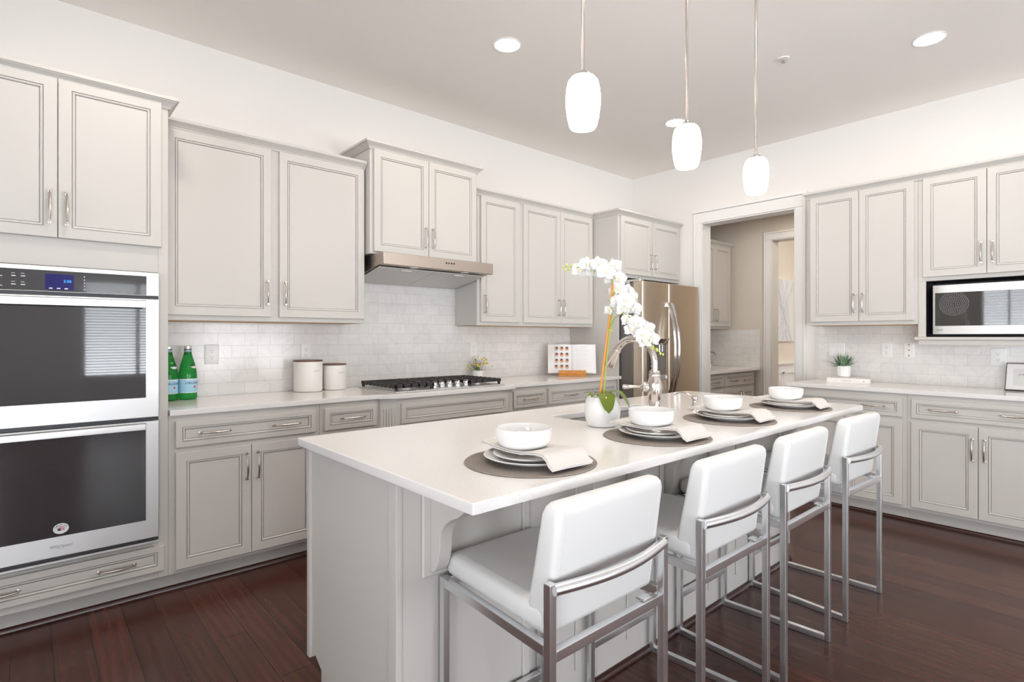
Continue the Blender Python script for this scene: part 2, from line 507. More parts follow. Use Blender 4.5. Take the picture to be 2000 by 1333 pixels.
for axis, pos, wins in (('x', XB, WX), ('y', YB, WY)):
    for (u0, u1, z0, z1) in wins:
        k += 1
        fr = MB(); gl = MB(); um = (u0 + u1) / 2
        def B(mb, a, b, c, d, t0, t1):
            if axis == 'x': mb.box(pos + t0, a, c, pos + t1, b, d)
            else: mb.box(a, pos + t0, c, b, pos + t1, d)
        for a, b, c, d in ((u0, u0 + .05, z0, z1), (u1 - .05, u1, z0, z1), (u0 + .0505, u1 - .0505, z0, z0 + .05), (u0 + .0505, u1 - .0505, z1 - .05, z1), (um - .03, um + .03, z0 + .0505, z1 - .0505)):
            B(fr, a, b, c, d, -.12, -.05)
        for a, b, c, d in ((u0 - .09, u0, z0, z1), (u1, u1 + .09, z0, z1), (u0 - .09, u1 + .09, z1 + .0005, z1 + .09), (u0 - .09, u1 + .09, z0 - .09, z0 - .0005)):
            B(fr, a, b, max(c, .01), max(d, .02), .0, .02)
        f = struct(fr.build('window_%d' % k, 'trim'))
        B(gl, u0 + .051, um - .031, z0 + .051, z1 - .051, -.09, -.084); B(gl, um + .031, u1 - .051, z0 + .051, z1 - .051, -.09, -.084)
        gl.build('pane', 'window_glass', f, smooth=False)
        # daylight portal in the opening
        L = bpy.data.lights.new('window_portal', 'AREA'); L.shape = 'RECTANGLE'; L.size = u1 - u0; L.size_y = z1 - z0
        L.cycles.is_portal = True
        lo = bpy.data.objects.new('window_portal', L); COL.objects.link(lo)
        if axis == 'x':
            lo.location = (pos - .14, um, (z0 + z1) / 2); lo.rotation_euler = (PI / 2, 0, -PI / 2)
        else:
            lo.location = (um, pos - .14, (z0 + z1) / 2); lo.rotation_euler = (PI / 2, 0, 0)
            lo.rotation_euler = (-PI / 2, 0, PI)
        lo.rotation_euler = (PI / 2, 0, -PI / 2) if axis == 'x' else (PI / 2, 0, 0)

# blinds seen mirrored in the oven and microwave glass
def blind(axis, pos, u0, u1, z0, z1, label):
    t = thing('window_blind', label, 'blind', (pos, (u0 + u1) / 2, z0) if axis == 'x' else ((u0 + u1) / 2, pos, z0), 'venetian blinds behind the viewer')
    sl = MB(); z = z1 - .05
    while z > z0:
        a = math.radians(45); h = .0255
        dy = h * math.cos(a); dz = h * math.sin(a)
        if axis == 'x':
            sl.add([(pos - dy, u0, z - dz), (pos + dy, u0, z + dz), (pos + dy, u1, z + dz), (pos - dy, u1, z - dz)], [(0, 1, 2, 3)])
        else:
            sl.add([(u0, pos - dy, z - dz), (u0, pos + dy, z + dz), (u1, pos + dy, z + dz), (u1, pos - dy, z - dz)], [(0, 1, 2, 3)])
        z -= .050
    sl.build('slats', 'slat', t, smooth=False, fixn=False)
    r = MB()
    if axis == 'x': r.box(pos - .03, u0, z1 - .04, pos + .03, u1, z1)
    else: r.box(u0, pos - .03, z1 - .04, u1, pos + .03, z1)
    r.build('head_rail', 'trim', t)
blind('x', XB + .04, .27, 1.88, .57, 2.29, 'white slatted blind in the window behind the viewer, opposite the microwave')
blind('y', YB + .04, .72, 2.33, .57, 2.29, 'white slatted blind in the window behind the viewer, opposite the ovens')

# doorway casing and pantry beyond
CASE = [(0, 0), (0.012, 0), (0.016, .012), (.016, .06), (.022, .066), (.022, .083), (0, .083)]
c = MB()
c.box(X - .018, OY1 + .001, 0, X, OY1 + .06, OZ).box(X - .018, OY0 - .066, 0, X, OY0 - .001, OZ)
c.box(X - .018, OY0 - .066, OZ + .001, X, OY1 + .06, 2.529).box(X - .03, OY0 - .1, 2.5305, X, OY1 + .09, 2.56)
c.box(X - .024, OY1 + .0605, 0, X, OY1 + .08, 2.53).box(X - .024, OY0 - .086, 0, X, OY0 - .0665, 2.53)
c.box(X - .013, OY1 - .012, 0, X + .15, OY1 - .0005, OZ - .0125).box(X - .013, OY0 + .0005, 0, X + .15, OY0 + .012, OZ - .0125).box(X - .013, OY0 + .0005, OZ - .012, X + .15, OY1 - .0005, OZ - .0005)
struct(c.build('trim_1', 'trim', bevel=.003))
PW = 3.55; XF = 6.45; PC = 2.69; QY0, QY1, QZ = 1.60, 2.774, 2.40
struct(MB().box(X + .13, PW, 0, XF, PW + .1, PC).build('wall_pantry_left', 'beige_wall', smooth=False))
struct(MB().box(X + .13, 1.15, 0, XF, 1.25, PC).build('wall_pantry_right', 'beige_wall', smooth=False))
struct(MB().box(XF, QY1, 0, XF + .14, PW + .1, PC).box(XF, 1.15, 0, XF + .14, QY0, PC).box(XF, QY0, QZ, XF + .14, QY1, PC).build('wall_pantry_far', 'beige_wall', smooth=False))
struct(MB().box(X + .13, 1.15, PC, XF + .14, PW + .1, PC + .08).build('ceiling_pantry', 'beige_wall', smooth=False))
c = MB()
c.box(XF - .02, QY1 + .001, 0, XF, QY1 + .065, QZ).box(XF - .02, QY0 - .065, 0, XF, QY0 - .001, QZ).box(XF - .02, QY0 - .065, QZ + .001, XF, QY1 + .065, 2.47)
c.box(XF - .028, QY1 + .0655, 0, XF, QY1 + .085, 2.49).box(XF - .028, QY0 - .085, 2.4705, XF, QY1 + .065, 2.49)
c.box(XF - .015, QY1 - .01, 0, XF + .16, QY1 - .0005, QZ - .0105).box(XF - .015, QY0 + .0005, 0, XF + .16, QY0 + .01, QZ - .0105).box(XF - .015, QY0 + .0005, QZ - .01, XF + .16, QY1 - .0005, QZ - .0005)
struct(c.build('trim_2', 'trim', bevel=.003))
FY = 3.18
struct(MB().box(XF + .14, FY, 0, 11, FY + .1, 2.9).build('wall_dining_left', 'cream_wall', smooth=False))
struct(MB().box(11, -.5, 0, 11.1, FY + .1, 2.9).build('wall_dining_far', 'cream_wall', smooth=False))
struct(MB().box(XF + .14, -.6, 0, 11, -.5, 2.9).build('wall_dining_right', 'cream_wall', smooth=False))
struct(MB().box(XF + .14, -.6, 2.9, 11.1, FY + .1, 2.98).build('ceiling_dining', 'ceiling', smooth=False))
c = MB().box(XF + .16, FY - .012, 0, 11, FY, .90).box(XF + .16, FY - .035, .90, 11, FY, .925)
for a in (6.75, 7.72, 8.72, 9.72):
    for q in (0, .9):
        c.box(a + q, FY - .024, .2, a + q + .03, FY - .012, .80)
    c.box(a, FY - .024, .77, a + .93, FY - .012, .80).box(a, FY - .024, .2, a + .93, FY - .012, .23)
struct(c.build('trim_3', 'trim', bevel=.003))

# backsplashes
struct(MB().box(.519, D - .009, CT, 4.062, D, 1.70).build('trim_4', 'tile_x', smooth=False))
struct(MB().box(X - .009, .25, CT, X, 1.821, 1.40).build('trim_5', 'tile_y', smooth=False))
struct(MB().box(XF - .01, 2.905, CT, XF, PW, 1.362).build('trim_6', 'tile_y', smooth=False))
struct(MB().box(X + .13, PW - .01, CT, XF - .011, PW, 1.372).build('trim_7', 'tile_x', smooth=False))

# ------------------------------------------------------------------ cabinets
TL = Matrix.Translation((0, D, 0))
TR = Matrix.Translation((X, 0, 0)) @ Matrix.Rotation(-PI / 2, 4, 'Z')
TP = Matrix.Translation((0, PW, 0))

def panel_loops(w, h, fr, t):
    ins = [(0, t), (0, .0025), (.0025, 0), (fr - .0055, 0), (fr - .0050, .0085), (fr - .0026, .0085), (fr - .0020, .0008), (fr + .0010, .0002), (fr + .0060, .0030), (fr + .0066, .0120), (fr + .0092, .0120), (fr + .0098, .0058), (fr + .016, .0058)]
    return [[(i, d, i), (w - i, d, i), (w - i, d, h - i), (i, d, h - i)] for i, d in ins]

def handle(parent, T, uc, zc, wf, vert, L=.135):
    """arched bar pull; wf = local y of the face it is fixed to"""
    mb = MB(T)
    n = 14; pts = []; rs = []
    for i in range(n + 1):
        t = i / n * 2 - 1
        out = .0225 + .0085 * (1 - t * t)
        a = t * L / 2
        pts.append((uc, wf - out, zc + a) if vert else (uc + a, wf - out, zc))
        rs.append(.0036 + .0028 * max(0, 1 - abs(t) * 1.05) ** .8)
    mb.tube(pts, rs, 8)
    for sgn in (-1, 1):
        a = sgn * L / 2
        p = (uc, zc + a) if vert else (uc + a, zc)
        mb.tube([(p[0], wf, p[1]), (p[0], wf - .003, p[1]), (p[0], wf - .0035, p[1]), (p[0], wf - .027, p[1])], [.0075, .0075, .0048, .0048], 8)
    return mb.build('handle', 'nickel', parent)

def front(root, T, name, u0, u1, z0, z1, wf, hs=(), fr=None):
    """a door or drawer front; wf = distance of the face frame from the wall; hs = [(u, z, vertical)]"""
    fr = fr or (.052 if name == 'door' else .034)
    Tl = T @ Matrix.Translation((u0, -wf - .02, z0))
    mb = MB(Tl).loft(panel_loops(u1 - u0, z1 - z0, fr, .02))
    d = mb.build(name, 'paint', root)
    for (hu, hz, v) in hs:
        handle(d, T, hu, hz, -wf - .02, v)
    return d

CROWN = [(0, 0), (.008, 0), (.008, .006), (.0115, .006), (.0115, .0105), (.015, .013), (.020, .020), (.027, .027), (.035, .0325), (.035, .0365), (.041, .0365), (.041, .052), (0, .052)]

def cabinet(name, label, T, u0, u1, z0, z1, dep, doors=(), drawers=(), crown=None, toe=False, under=False, group=None, carc=None):
    loc = T @ V(((u0 + u1) / 2, -dep / 2, z0 if not toe else 0))
    r = thing(name, label, 'cabinet', loc, group)
    mb = MB(T)
    if carc: carc(mb)
    else: mb.box(u0, -dep, z0, u1, -.001, z1)
    mb.build('carcass', 'paint', r, bevel=.0015)
    for a in doors: front(r, T, 'door', *a[:4], dep, a[4] if len(a) > 4 else ())
    for a in drawers: front(r, T, 'drawer', *a[:4], dep, a[4] if len(a) > 4 else ())
    if toe:
        MB(T).box(u0, -dep + .075, 0, u1, -.001, z0 - .0005).build('toe_kick', 'paint', r)
    if under:
        MB(T).box(u0 + .018, -dep + .02, z0 - .003, u1 - .018, -.012, z0 - .0003).build('underside', 'maple', r)
    if crown:
        MB(T).sweep(crown, CROWN, z1 - .018).build('crown_moulding', 'paint', r, ang=.35)
    return r

UB = 1.37; UT = 2.42            # wall cabinet bottom and top
DW = .305; DB = .588            # depths to the face frame
hz = 1.542
# tall oven cabinet
def oven_carc(mb):
    mb.box(-.324, -DB, .10, -.293, -.001, 2.42).box(.474, -DB, .10, .517, -.001, 2.42)
    mb.box(-.293, -DB, 1.592, .474, -.001, 2.42).box(-.293, -DB, .10, .474, -.001, .283).box(-.293, -.02, .283, .474, -.001, 1.592)
cabinet('oven_cabinet', 'tall pale grey cabinet housing the two ovens, with doors above them and a drawer below', TL, -.324, .517, .10, 2.42, DB,
        doors=[(-.294, .0952, 1.716, 2.424, [(.068, 1.852, True)]), (.0978, .487, 1.716, 2.424, [(.127, 1.848, True)])],
        drawers=[(-.294, .499, .137, .262, [(-.1, .2, False), (.309, .2, False)])],
        crown=[(-.324, -.002), (-.324, -DB), (.517, -DB), (.517, -DW - .075)], toe=True, carc=oven_carc)
# wall cabinets along the range wall
cabinet('upper_cabinet', 'grey two-door wall cabinet above the green bottles and canisters, beside the ovens', TL, .5185, 1.702, UB, UT, DW,
        doors=[(.545, 1.092, 1.398, 2.402, [(1.065, hz, True)]), (1.139, 1.692, 1.398, 2.402, [(1.168, hz, True)])],
        crown=[(.520, -DW), (1.703, -DW)], under=True)
DH = .372
cabinet('upper_cabinet', 'short raised grey wall cabinet mounted directly over the stainless range hood', TL, 1.706, 2.605, 1.836, 2.555, DH,
        doors=[(1.73, 2.157, 1.852, 2.538, [(2.128, 1.985, True)]), (2.160, 2.588, 1.852, 2.538, [(2.189, 1.985, True)])],
        crown=[(1.706, -.001), (1.706, -DH), (2.605, -DH), (2.605, -.001)])
cabinet('upper_cabinet', 'grey three-door wall cabinet between the range hood and the refrigerator', TL, 2.660, 4.060, UB, UT, DW,
        doors=[(2.688, 3.098, 1.399, 2.402, [(2.72, 1.54, True)]), (3.148, 3.594, 1.399, 2.402, [(3.567, 1.54, True)]), (3.597, 4.040, 1.399, 2.402, [(3.626, 1.54, True)])],
        crown=[(2.660, -.001), (2.660, -DW), (4.061, -DW)], under=True)
DF = .593
def fr_carc(mb):
    mb.box(4.064, -.603, 0, 4.086, -.001, UT).box(4.0865, -DF, 1.835, 5.104, -.001, UT)
cabinet('refrigerator_cabinet', 'grey two-door cabinet above the refrigerator with a full-height side panel', TL, 4.064, 5.104, 0, UT, DF,
        doors=[(4.103, 4.592, 1.865, 2.402, [(4.562, 2.01, True)]), (4.604, 5.085, 1.865, 2.402, [(4.634, 2.01, True)])],
        crown=[(4.064, -DW - .05), (4.064, -DF - .01), (5.104, -DF - .01)], carc=fr_carc)
# base cabinets along the range wall
DZ = (.727, .857); DD = (.122, .703); dh = .635
def hp(u, z=.792): return (u, z, False)
cabinet('base_cabinet', 'grey base cabinet right of the ovens, wide two-handled drawer above two doors', TL, .5175, 1.277, .10, CB, DB,
        doors=[(.546, .8975, *DD, [(.872, .59, True)]), (.9005, 1.25, *DD, [(.929, .59, True)])],
        drawers=[(.546, 1.25, *DZ, [hp(.72), hp(1.08)])], toe=True)
cabinet('base_cabinet', 'narrow grey base cabinet with one drawer, left of the fluted cooktop pilaster', TL, 1.278, 1.66, .10, CB, DB,
        doors=[(1.304, 1.637, *DD, [(1.335, .59, True)])], drawers=[(1.304, 1.637, *DZ, [hp(1.475)])], toe=True)
def bump_carc(mb):
    mb.loft([[(1.661, -.001, z), (1.661, -DB, z), (1.745, -.66, z), (2.718, -.66, z), (2.758, -.62, z), (2.758, -.001, z)] for z in (.10, CB)])
r = cabinet('base_cabinet', 'bumped-out grey base cabinet under the gas cooktop with a fluted corner', TL, 1.661, 2.758, .10, CB, .66,
        doors=[(1.772, 2.216, *DD, [(2.187, .59, True)]), (2.219, 2.664, *DD, [(2.248, .59, True)])],
        drawers=[(1.772, 2.664, *DZ)], carc=bump_carc)
MB(TL).box(1.69, -.585, 0, 2.74, -.001, .0995).build('toe_kick', 'paint', r)
a = V((1.661, D - DB, 0)); b = V((1.745, D - .66, 0)); dr = (b - a).normalized(); nn = V((dr.y, -dr.x, 0)); Lc = (b - a).length
mb = MB()
for k in range(5):
    p = a + dr * (Lc * (.12 + .155 * k)); q = p + dr * (Lc * .125)
    mb.loft([[tuple(p + V((0, 0, z))), tuple(q + V((0, 0, z))), tuple(q + nn * .006 + V((0, 0, z))), tuple(p + nn * .006 + V((0, 0, z)))] for z in (.16, .825)])
mb.build('fluted_pilaster', 'paint', r, bevel=.0015)
cabinet('base_cabinet', 'narrow grey base cabinet with one drawer, right of the cooktop', TL, 2.759, 3.154, .10, CB, DB,
        doors=[(2.782, 3.132, *DD, [(2.812, .59, True)])], drawers=[(2.782, 3.132, *DZ, [hp(2.957)])], toe=True)
cabinet('base_cabinet', 'wide grey base cabinet beside the refrigerator, under the open cookbook', TL, 3.155, 4.062, .10, CB, DB,
        doors=[(3.162, 3.605, *DD, [(3.577, .59, True)]), (3.608, 4.04, *DD, [(3.637, .59, True)])], drawers=[(3.162, 4.04, *DZ, [hp(3.42), hp(3.80)])], toe=True)
# right wall
cabinet('upper_cabinet', 'grey two-door wall cabinet on the right wall between doorway and microwave', TR, -1.765, -1.031, UB, UT, DW,
        doors=[(-1.752, -1.4035, 1.399, 2.404, [(-1.432, 1.54, True)]), (-1.4005, -1.052, 1.399, 2.404, [(-1.372, 1.54, True)])],
        crown=[(-1.765, -.001), (-1.765, -DW), (-1.03, -DW)], under=True)
def mw_carc(mb):
    mb.box(-1.03, -DW, 1.675, -.27, -.001, UT).box(-1.03, -DW, 1.278, -.984, -.001, 1.675).box(-.316, -DW, 1.278, -.27, -.001, 1.675).box(-.984, -.02, 1.278, -.316, -.001, 1.675)
r = cabinet('microwave_cabinet', 'grey two-door wall cabinet on the right wall with an open niche holding the microwave', TR, -1.03, -.27, 1.222, UT, DW,
        doors=[(-1.0, -.6525, 1.703, 2.404, [(-.68, 1.845, True)]), (-.6495, -.302, 1.703, 2.404, [(-.62, 1.845, True)])],
        crown=[(-1.03, -DW), (-.27, -DW), (-.27, -.001)], carc=mw_carc)
MB(TR).box(-1.048, -DW - .022, 1.258, -.252, -.001, 1.277).box(-1.03, -DW, 1.222, -.27, -.001, 1.2575).build('shelf', 'paint', r, bevel=.002)
MB(TR).box(-.985, -.285, 1.2775, -.315, -.0205, 1.2785).box(-.9845, -.30, 1.279, -.983, -.0205, 1.674).box(-.317, -.30, 1.279, -.3155, -.0205, 1.674).box(-.983, -.30, 1.673, -.317, -.0205, 1.6745).box(-.983, -.022, 1.279, -.317, -.0205, 1.673).build('niche_lining', 'dark_metal', r)
DR = .589
cabinet('base_cabinet', 'grey base cabinet on the right wall partly hidden behind the island end, near the doorway', TR, -1.80, -1.031, .10, CB, DR,
        doors=[(-1.76, -1.411, *DD, [(-1.44, .56, True)]), (-1.408, -1.058, *DD, [(-1.378, .56, True)])],
        drawers=[(-1.76, -1.058, *DZ, [hp(-1.59), hp(-1.226)])], toe=True)
cabinet('base_cabinet', 'grey base cabinet below the microwave, two-handled drawer above two doors', TR, -1.03, -.275, .10, CB, DR,
        doors=[(-1.006, -.6545, *DD, [(-.682, .56, True)]), (-.6515, -.30, *DD, [(-.622, .56, True)])],
        drawers=[(-1.004, -.302, *DZ, [hp(-.833), hp(-.472)])], toe=True)
# pantry cabinets
cabinet('pantry_upper_cabinet', 'beige-grey wall cabinet in the pantry seen through the doorway', TP, 5.60, 6.385, UB, 2.36, DW,
        doors=[(5.62, 5.99, 1.40, 2.345, [(5.965, 1.53, True)]), (5.993, 6.36, 1.40, 2.345, [(6.02, 1.53, True)])],
        crown=[(5.60, -.001), (5.60, -DW), (6.385, -DW), (6.385, -.001)], under=True)
cabinet('pantry_base_cabinet', 'grey pantry base cabinet in the doorway, wide drawer above two doors', TP, 5.628, 6.345, .10, CB, .61,
        doors=[(5.65, 5.982, *DD, [(5.955, .60, True)]), (5.985, 6.318, *DD, [(6.012, .60, True)])],
        drawers=[(5.65, 6.318, .74, .868, [hp(5.83), hp(6.14)])], toe=True)
cabinet('pantry_base_cabinet', 'narrow grey pantry base cabinet cut off by the left door casing', TP, 5.245, 5.627, .10, CB, .61,
        doors=[(5.265, 5.607, *DD, [(5.29, .60, True)])], drawers=[(5.265, 5.607, .74, .868, [hp(5.44)])], toe=True)

# ------------------------------------------------------------------ worktops
def slab(name, poly, label, cat='countertop', bev=.003):
    return tag(MB().prism(poly, CB, CT).build(name, 'quartz', bevel=bev, seg=2), label, cat)
slab('countertop', [(.5197, D - .0095), (.5197, 3.1295), (1.636, 3.1295), (1.734, 3.0545), (2.730, 3.0545), (2.79, 3.1295), (4.104, 3.1295), (4.104, 3.1385), (4.062, 3.1385), (4.062, D - .0095)],
     'long white quartz worktop along the range wall, bumped out at the cooktop')
slab('countertop', [(4.493, 1.822), (4.493, .25), (X - .0095, .25), (X - .0095, 1.822)], 'white quartz worktop along the right wall below the microwave')
slab('countertop', [(5.243, 2.89), (6.40, 2.89), (6.40, 2.905), (XF - .011, 2.905), (XF - .011, PW - .011), (5.243, PW - .011)], 'white worktop in the pantry beyond the doorway')

# ------------------------------------------------------------------ island
IX0, IX1, IY0, IY1 = .7242, 3.319, .9516, 1.9871
SX0, SX1, SY0, SY1 = 1.79, 2.44, 1.52, 1.765      # sink cut-out
xs = [IX0, SX0, SX1, IX1]; ys = [IY0, SY0, SY1, IY1]
vs = []; fs = []
for z in (CB, CT):
    for j in range(4):
        for i in range(4): vs.append((xs[i], ys[j], z))
id_ = lambda i, j, k: k * 16 + j * 4 + i
for i in range(3):
    for j in range(3):
        if i == 1 and j == 1: continue
        fs.append((id_(i, j, 1), id_(i + 1, j, 1), id_(i + 1, j + 1, 1), id_(i, j + 1, 1)))
        fs.append((id_(i, j, 0), id_(i, j + 1, 0), id_(i + 1, j + 1, 0), id_(i + 1, j, 0)))
for i in range(3):
    fs.append((id_(i, 0, 0), id_(i + 1, 0, 0), id_(i + 1, 0, 1), id_(i, 0, 1)))
    fs.append((id_(i, 3, 0), id_(i, 3, 1), id_(i + 1, 3, 1), id_(i + 1, 3, 0)))
    fs.append((id_(0, i, 0), id_(0, i, 1), id_(0, i + 1, 1), id_(0, i + 1, 0)))
    fs.append((id_(3, i, 0), id_(3, i + 1, 0), id_(3, i + 1, 1), id_(3, i, 1)))
fs.append((id_(1, 1, 0), id_(1, 1, 1), id_(2, 1, 1), id_(2, 1, 0)))
fs.append((id_(1, 2, 0), id_(2, 2, 0), id_(2, 2, 1), id_(1, 2, 1)))
fs.append((id_(1, 1, 0), id_(1, 2, 0), id_(1, 2, 1), id_(1, 1, 1)))
fs.append((id_(2, 1, 0), id_(2, 1, 1), id_(2, 2, 1), id_(2, 2, 0)))
tag(MB().add(vs, fs).build('island_countertop', 'quartz', bevel=.004, seg=2), 'thick white quartz top of the island with a sink cut-out', 'countertop')

EX = .752; FXR = 3.29; YS = 1.32; YA = 1.95
isl = thing('kitchen_island', 'pale grey kitchen island base with corbels and a panelled seating side', 'island', (2.0, 1.6, 0))
# hollow carcass so the sink has room
mb = MB().box(EX + .012, YS + .018, 0, EX + .03, YA - .08, CB).box(FXR - .03, YS + .018, 0, FXR, YA - .08, CB)
mb.box(EX + .03, YA - .10, 0, FXR - .03, YA - .08, CB).box(EX + .03, YS + .02, .1, FXR - .03, YA - .10, .12)
mb.build('carcass', 'paint', isl)
# end panel with a toe notch
poly = [(YS + .01, 0), (1.817, 0), (1.817, .149), (1.85, .149), (1.895, .165), (YA - .012, .165), (YA - .012, CB), (YS + .01, CB)]
poly = [(YS + .01, 0), (1.817, 0), (1.82, .125), (1.895, .165), (YA - .012, .165), (YA - .012, CB), (YS + .01, CB)]
MB().loft([[(x, y, z) for y, z in poly] for x in (EX, EX + .012)]).build('end_panel', 'paint', isl, bevel=.001)
MB().box(EX - .009, 1.925, .144, EX + .02, YA, CB).build('corner_batten', 'paint', isl, bevel=.0035, seg=2)
MB().box(EX - .009, YS - .004, 0, EX + .012, YS + .04, CB).build('corner_batten', 'paint', isl, bevel=.004, seg=2)
# aisle side fronts
for k, (a, b) in enumerate(((.80, 1.28), (1.29, 1.70), (1.71, 2.11), (2.12, 2.52), (2.53, 2.90), (2.91, 3.26))):
    Ta = Matrix.Translation((0, YA - .08, 0)) @ Matrix.Rotation(PI, 4, 'Z')
    dpt = .06
    d = MB(Ta @ Matrix.Translation((-b, -dpt - .02, .16))).loft(panel_loops(b - a, .70, .05, .02)).build('door', 'paint', isl)
    handle(d, Ta, -b + .03 if k % 2 else -a - .03, .72, -dpt - .02, True)
MB().box(EX + .02, YA - .0795, .155, FXR - .002, YA - .02, CB).build('face_frame', 'paint', isl)
# seating side: flat panel with battens
MB().box(EX + .012, YS, 0, FXR, YS + .018, CB).build('seating_panel', 'paint', isl)
for (a, b) in ((1.205, 1.235), (1.46, 1.49), (1.555, 1.585), (1.76, 1.79), (2.385, 2.415), (2.65, 2.68), (3.26, 3.288)):
    MB().box(a, YS - .008, .09, b, YS, CB).build('batten', 'paint', isl, bevel=.003)
# corbels
def corbel(xc):
    w = .022
    prof = [(0, CB - .002), (.205, CB - .002), (.205, CB - .030), (.190, CB - .044), (.160, CB - .066), (.129, CB - .088), (.096, CB - .103), (.070, CB - .120), (.053, CB - .142), (.046, CB - .165), (.0455, CB - .185), (.043, CB - .210), (.037, CB - .230), (.029, CB - .250), (.019, CB - .265), (.006, CB - .272), (0, CB - .272)]
    loops = [[(xx, YS - .012 - o, z) for o, z in prof] for xx in (xc - w, xc + w)]
    c = MB().loft(loops).build('corbel', 'paint', isl, bevel=.004, seg=2, ang=.8)
    MB().box(xc - .046, YS - .012, CB - .285, xc + .046, YS, CB - .001).build('corbel_plate', 'paint', c, bevel=.004)
for xc in (.869, 2.03, 3.19): corbel(xc)

# shoe mouldings (dark) along the toe kicks and island
SH = [(0, 0), (.016, 0), (.015, .009), (.009, .017), (.0, .019)]
def shoe(name, path): return struct(MB().sweep(path, SH).build(name, 'shoe', ang=1.0))
shoe('baseboard_left', [(-.324, D - DB + .0745), (1.60, D - DB + .0745), (1.689, D - .586), (2.742, D - .586), (2.80, D - DB + .0745), (4.06, D - DB + .0745)])
shoe('baseboard_right', [(X - DR + .0745, 1.80), (X - DR + .0745, .275)])
shoe('baseboard_island', [(EX - .010, 1.80), (EX - .010, YS - .0045), (FXR, YS - .0045)][1:])

# ------------------------------------------------------------------ wall ovens
ox0, ox1 = -.291, .471
ov = thing('double_wall_oven', 'stainless double wall oven with dark glass doors built into the tall cabinet', 'oven', (.09, 3.4, .29))
MB().box(ox0 + .002, 3.132, .286, ox1 - .002, 3.68, 1.588).build('oven_body', 'dark_metal', ov)
MB().box(ox0, 3.105, 1.474, ox1, 3.131, 1.586).build('control_panel', 'steel', ov, bevel=.002)
cp = MB().box(ox0 + .05, 3.1025, 1.477, .420, 3.1047, 1.567).build('control_glass', 'panel_glass', ov, bevel=.001)
MB().box(.053, 3.1012, 1.484, .150, 3.1023, 1.552).build('display', 'blue_screen', cp)
mb = MB()
mb.text('2:00', .016, Matrix.Translation((.128, 3.1005, 1.522)) @ Matrix.Rotation(PI / 2, 4, 'X'))
mb.build('clock_digits', 'cyan', cp, smooth=False)
mb = MB()
for i in range(2):
    for j in range(2):
        u = -.055 + i * .03; z = 1.535 - j * .036
        mb.box(u, 3.1018, z, u + .014, 3.1024, z + .0035).box(u, 3.1018, z + .012, u + .012, 3.1024, z + .0135)
for z in (1.532, 1.492): mb.box(-.115, 3.1018, z, -.082, 3.1024, z + .003)
for k in range(3): mb.box(.066 + k * .026, 3.1008, 1.488, .078 + k * .026, 3.1011, 1.4925)
for k in range(5): mb.box(.185, 3.1018, 1.545 - k * .014, .189, 3.1024, 1.549 - k * .014)
mb.build('panel_marks', 'label_white', cp, smooth=False)
def oven_door(z0, z1, g0, g1, hz0, hz1):
    d = MB().box(ox0, 3.105, z0, ox1, 3.131, z1).build('door', 'steel', ov, bevel=.003, seg=2)
    MB().box(ox0 + .05, 3.1025, g0, .418, 3.1047, g1).build('door_glass', 'oven_glass', d, bevel=.0015)
    h = MB().box(ox0 + .055, 3.052, hz0, .411, 3.066, hz1)
    for u in (ox0 + .07, .385): h.box(u, 3.066, hz0 + .008, u + .016, 3.1045, hz1 - .008)
    h.build('handle', 'steel', d, bevel=.003, seg=2)
    return d
oven_door(.895, 1.459, .990, 1.452, 1.414, 1.448)
d2 = oven_door(.318, .877, .407, .868, .843, .872)
mb = MB().text('Whirlpool', .0185, Matrix.Translation((.107, 3.1038, .364)) @ Matrix.Rotation(PI / 2, 4, 'X'), extrude=.0004)
pts = [(.107 + .0135 * math.cos(a) - .002, 3.1036, .364 + .011 * math.sin(a) - .002) for a in [PI * 1.1 + k * .12 for k in range(17)]]
mb.tube(pts, .0006, 5)
mb.build('maker_logo', 'ink', d2, smooth=False)
# round sticker on the lower glass
sc_ = V((.106, 3.1018, .441))
mb = MB()
mb.add([(sc_.x + .027 * math.cos(2 * PI * k / 32), sc_.y, sc_.z + .023 * math.sin(2 * PI * k / 32)) for k in range(32)], [tuple(range(32))])
stk = mb.build('sticker', 'label_white', d2, smooth=False)
mb = MB()
for k, ch in enumerate('AMERICA'):
    a = PI * (.86 - .72 * k / 6)
    T = Matrix.Translation((sc_.x + .0195 * math.cos(a), sc_.y - .0004, sc_.z + .0165 * math.sin(a))) @ Matrix.Rotation(PI / 2, 4, 'X') @ Matrix.Rotation(a - PI / 2, 4, 'Z')
    mb.text(ch, .0085, T, bold=.0001)
mb.build('sticker_lettering', 'navy', stk, smooth=False)
mb = MB()
mb.m = 0
for k in range(3):
    z = sc_.z + .0075 - k * .006
    mb.grid(lambda u, v: (sc_.x - .009 + .022 * u, sc_.y - .0004, z + .0028 * math.sin(u * 5) * .7 - .0028 * v), 8, 1)
mb.m = 1
mb.add([(sc_.x - .013, sc_.y - .0006, sc_.z + .001), (sc_.x - .003, sc_.y - .0006, sc_.z + .001), (sc_.x + .001, sc_.y - .0006, sc_.z - .009), (sc_.x - .010, sc_.y - .0006, sc_.z - .009)], [(0, 1, 2, 3)])
mb.build('sticker_flag', ['red', 'navy'], stk, smooth=False)
MB().box(ox0, 3.112, .290, ox1, 3.131, .300).build('bottom_trim', 'steel', ov, bevel=.002)

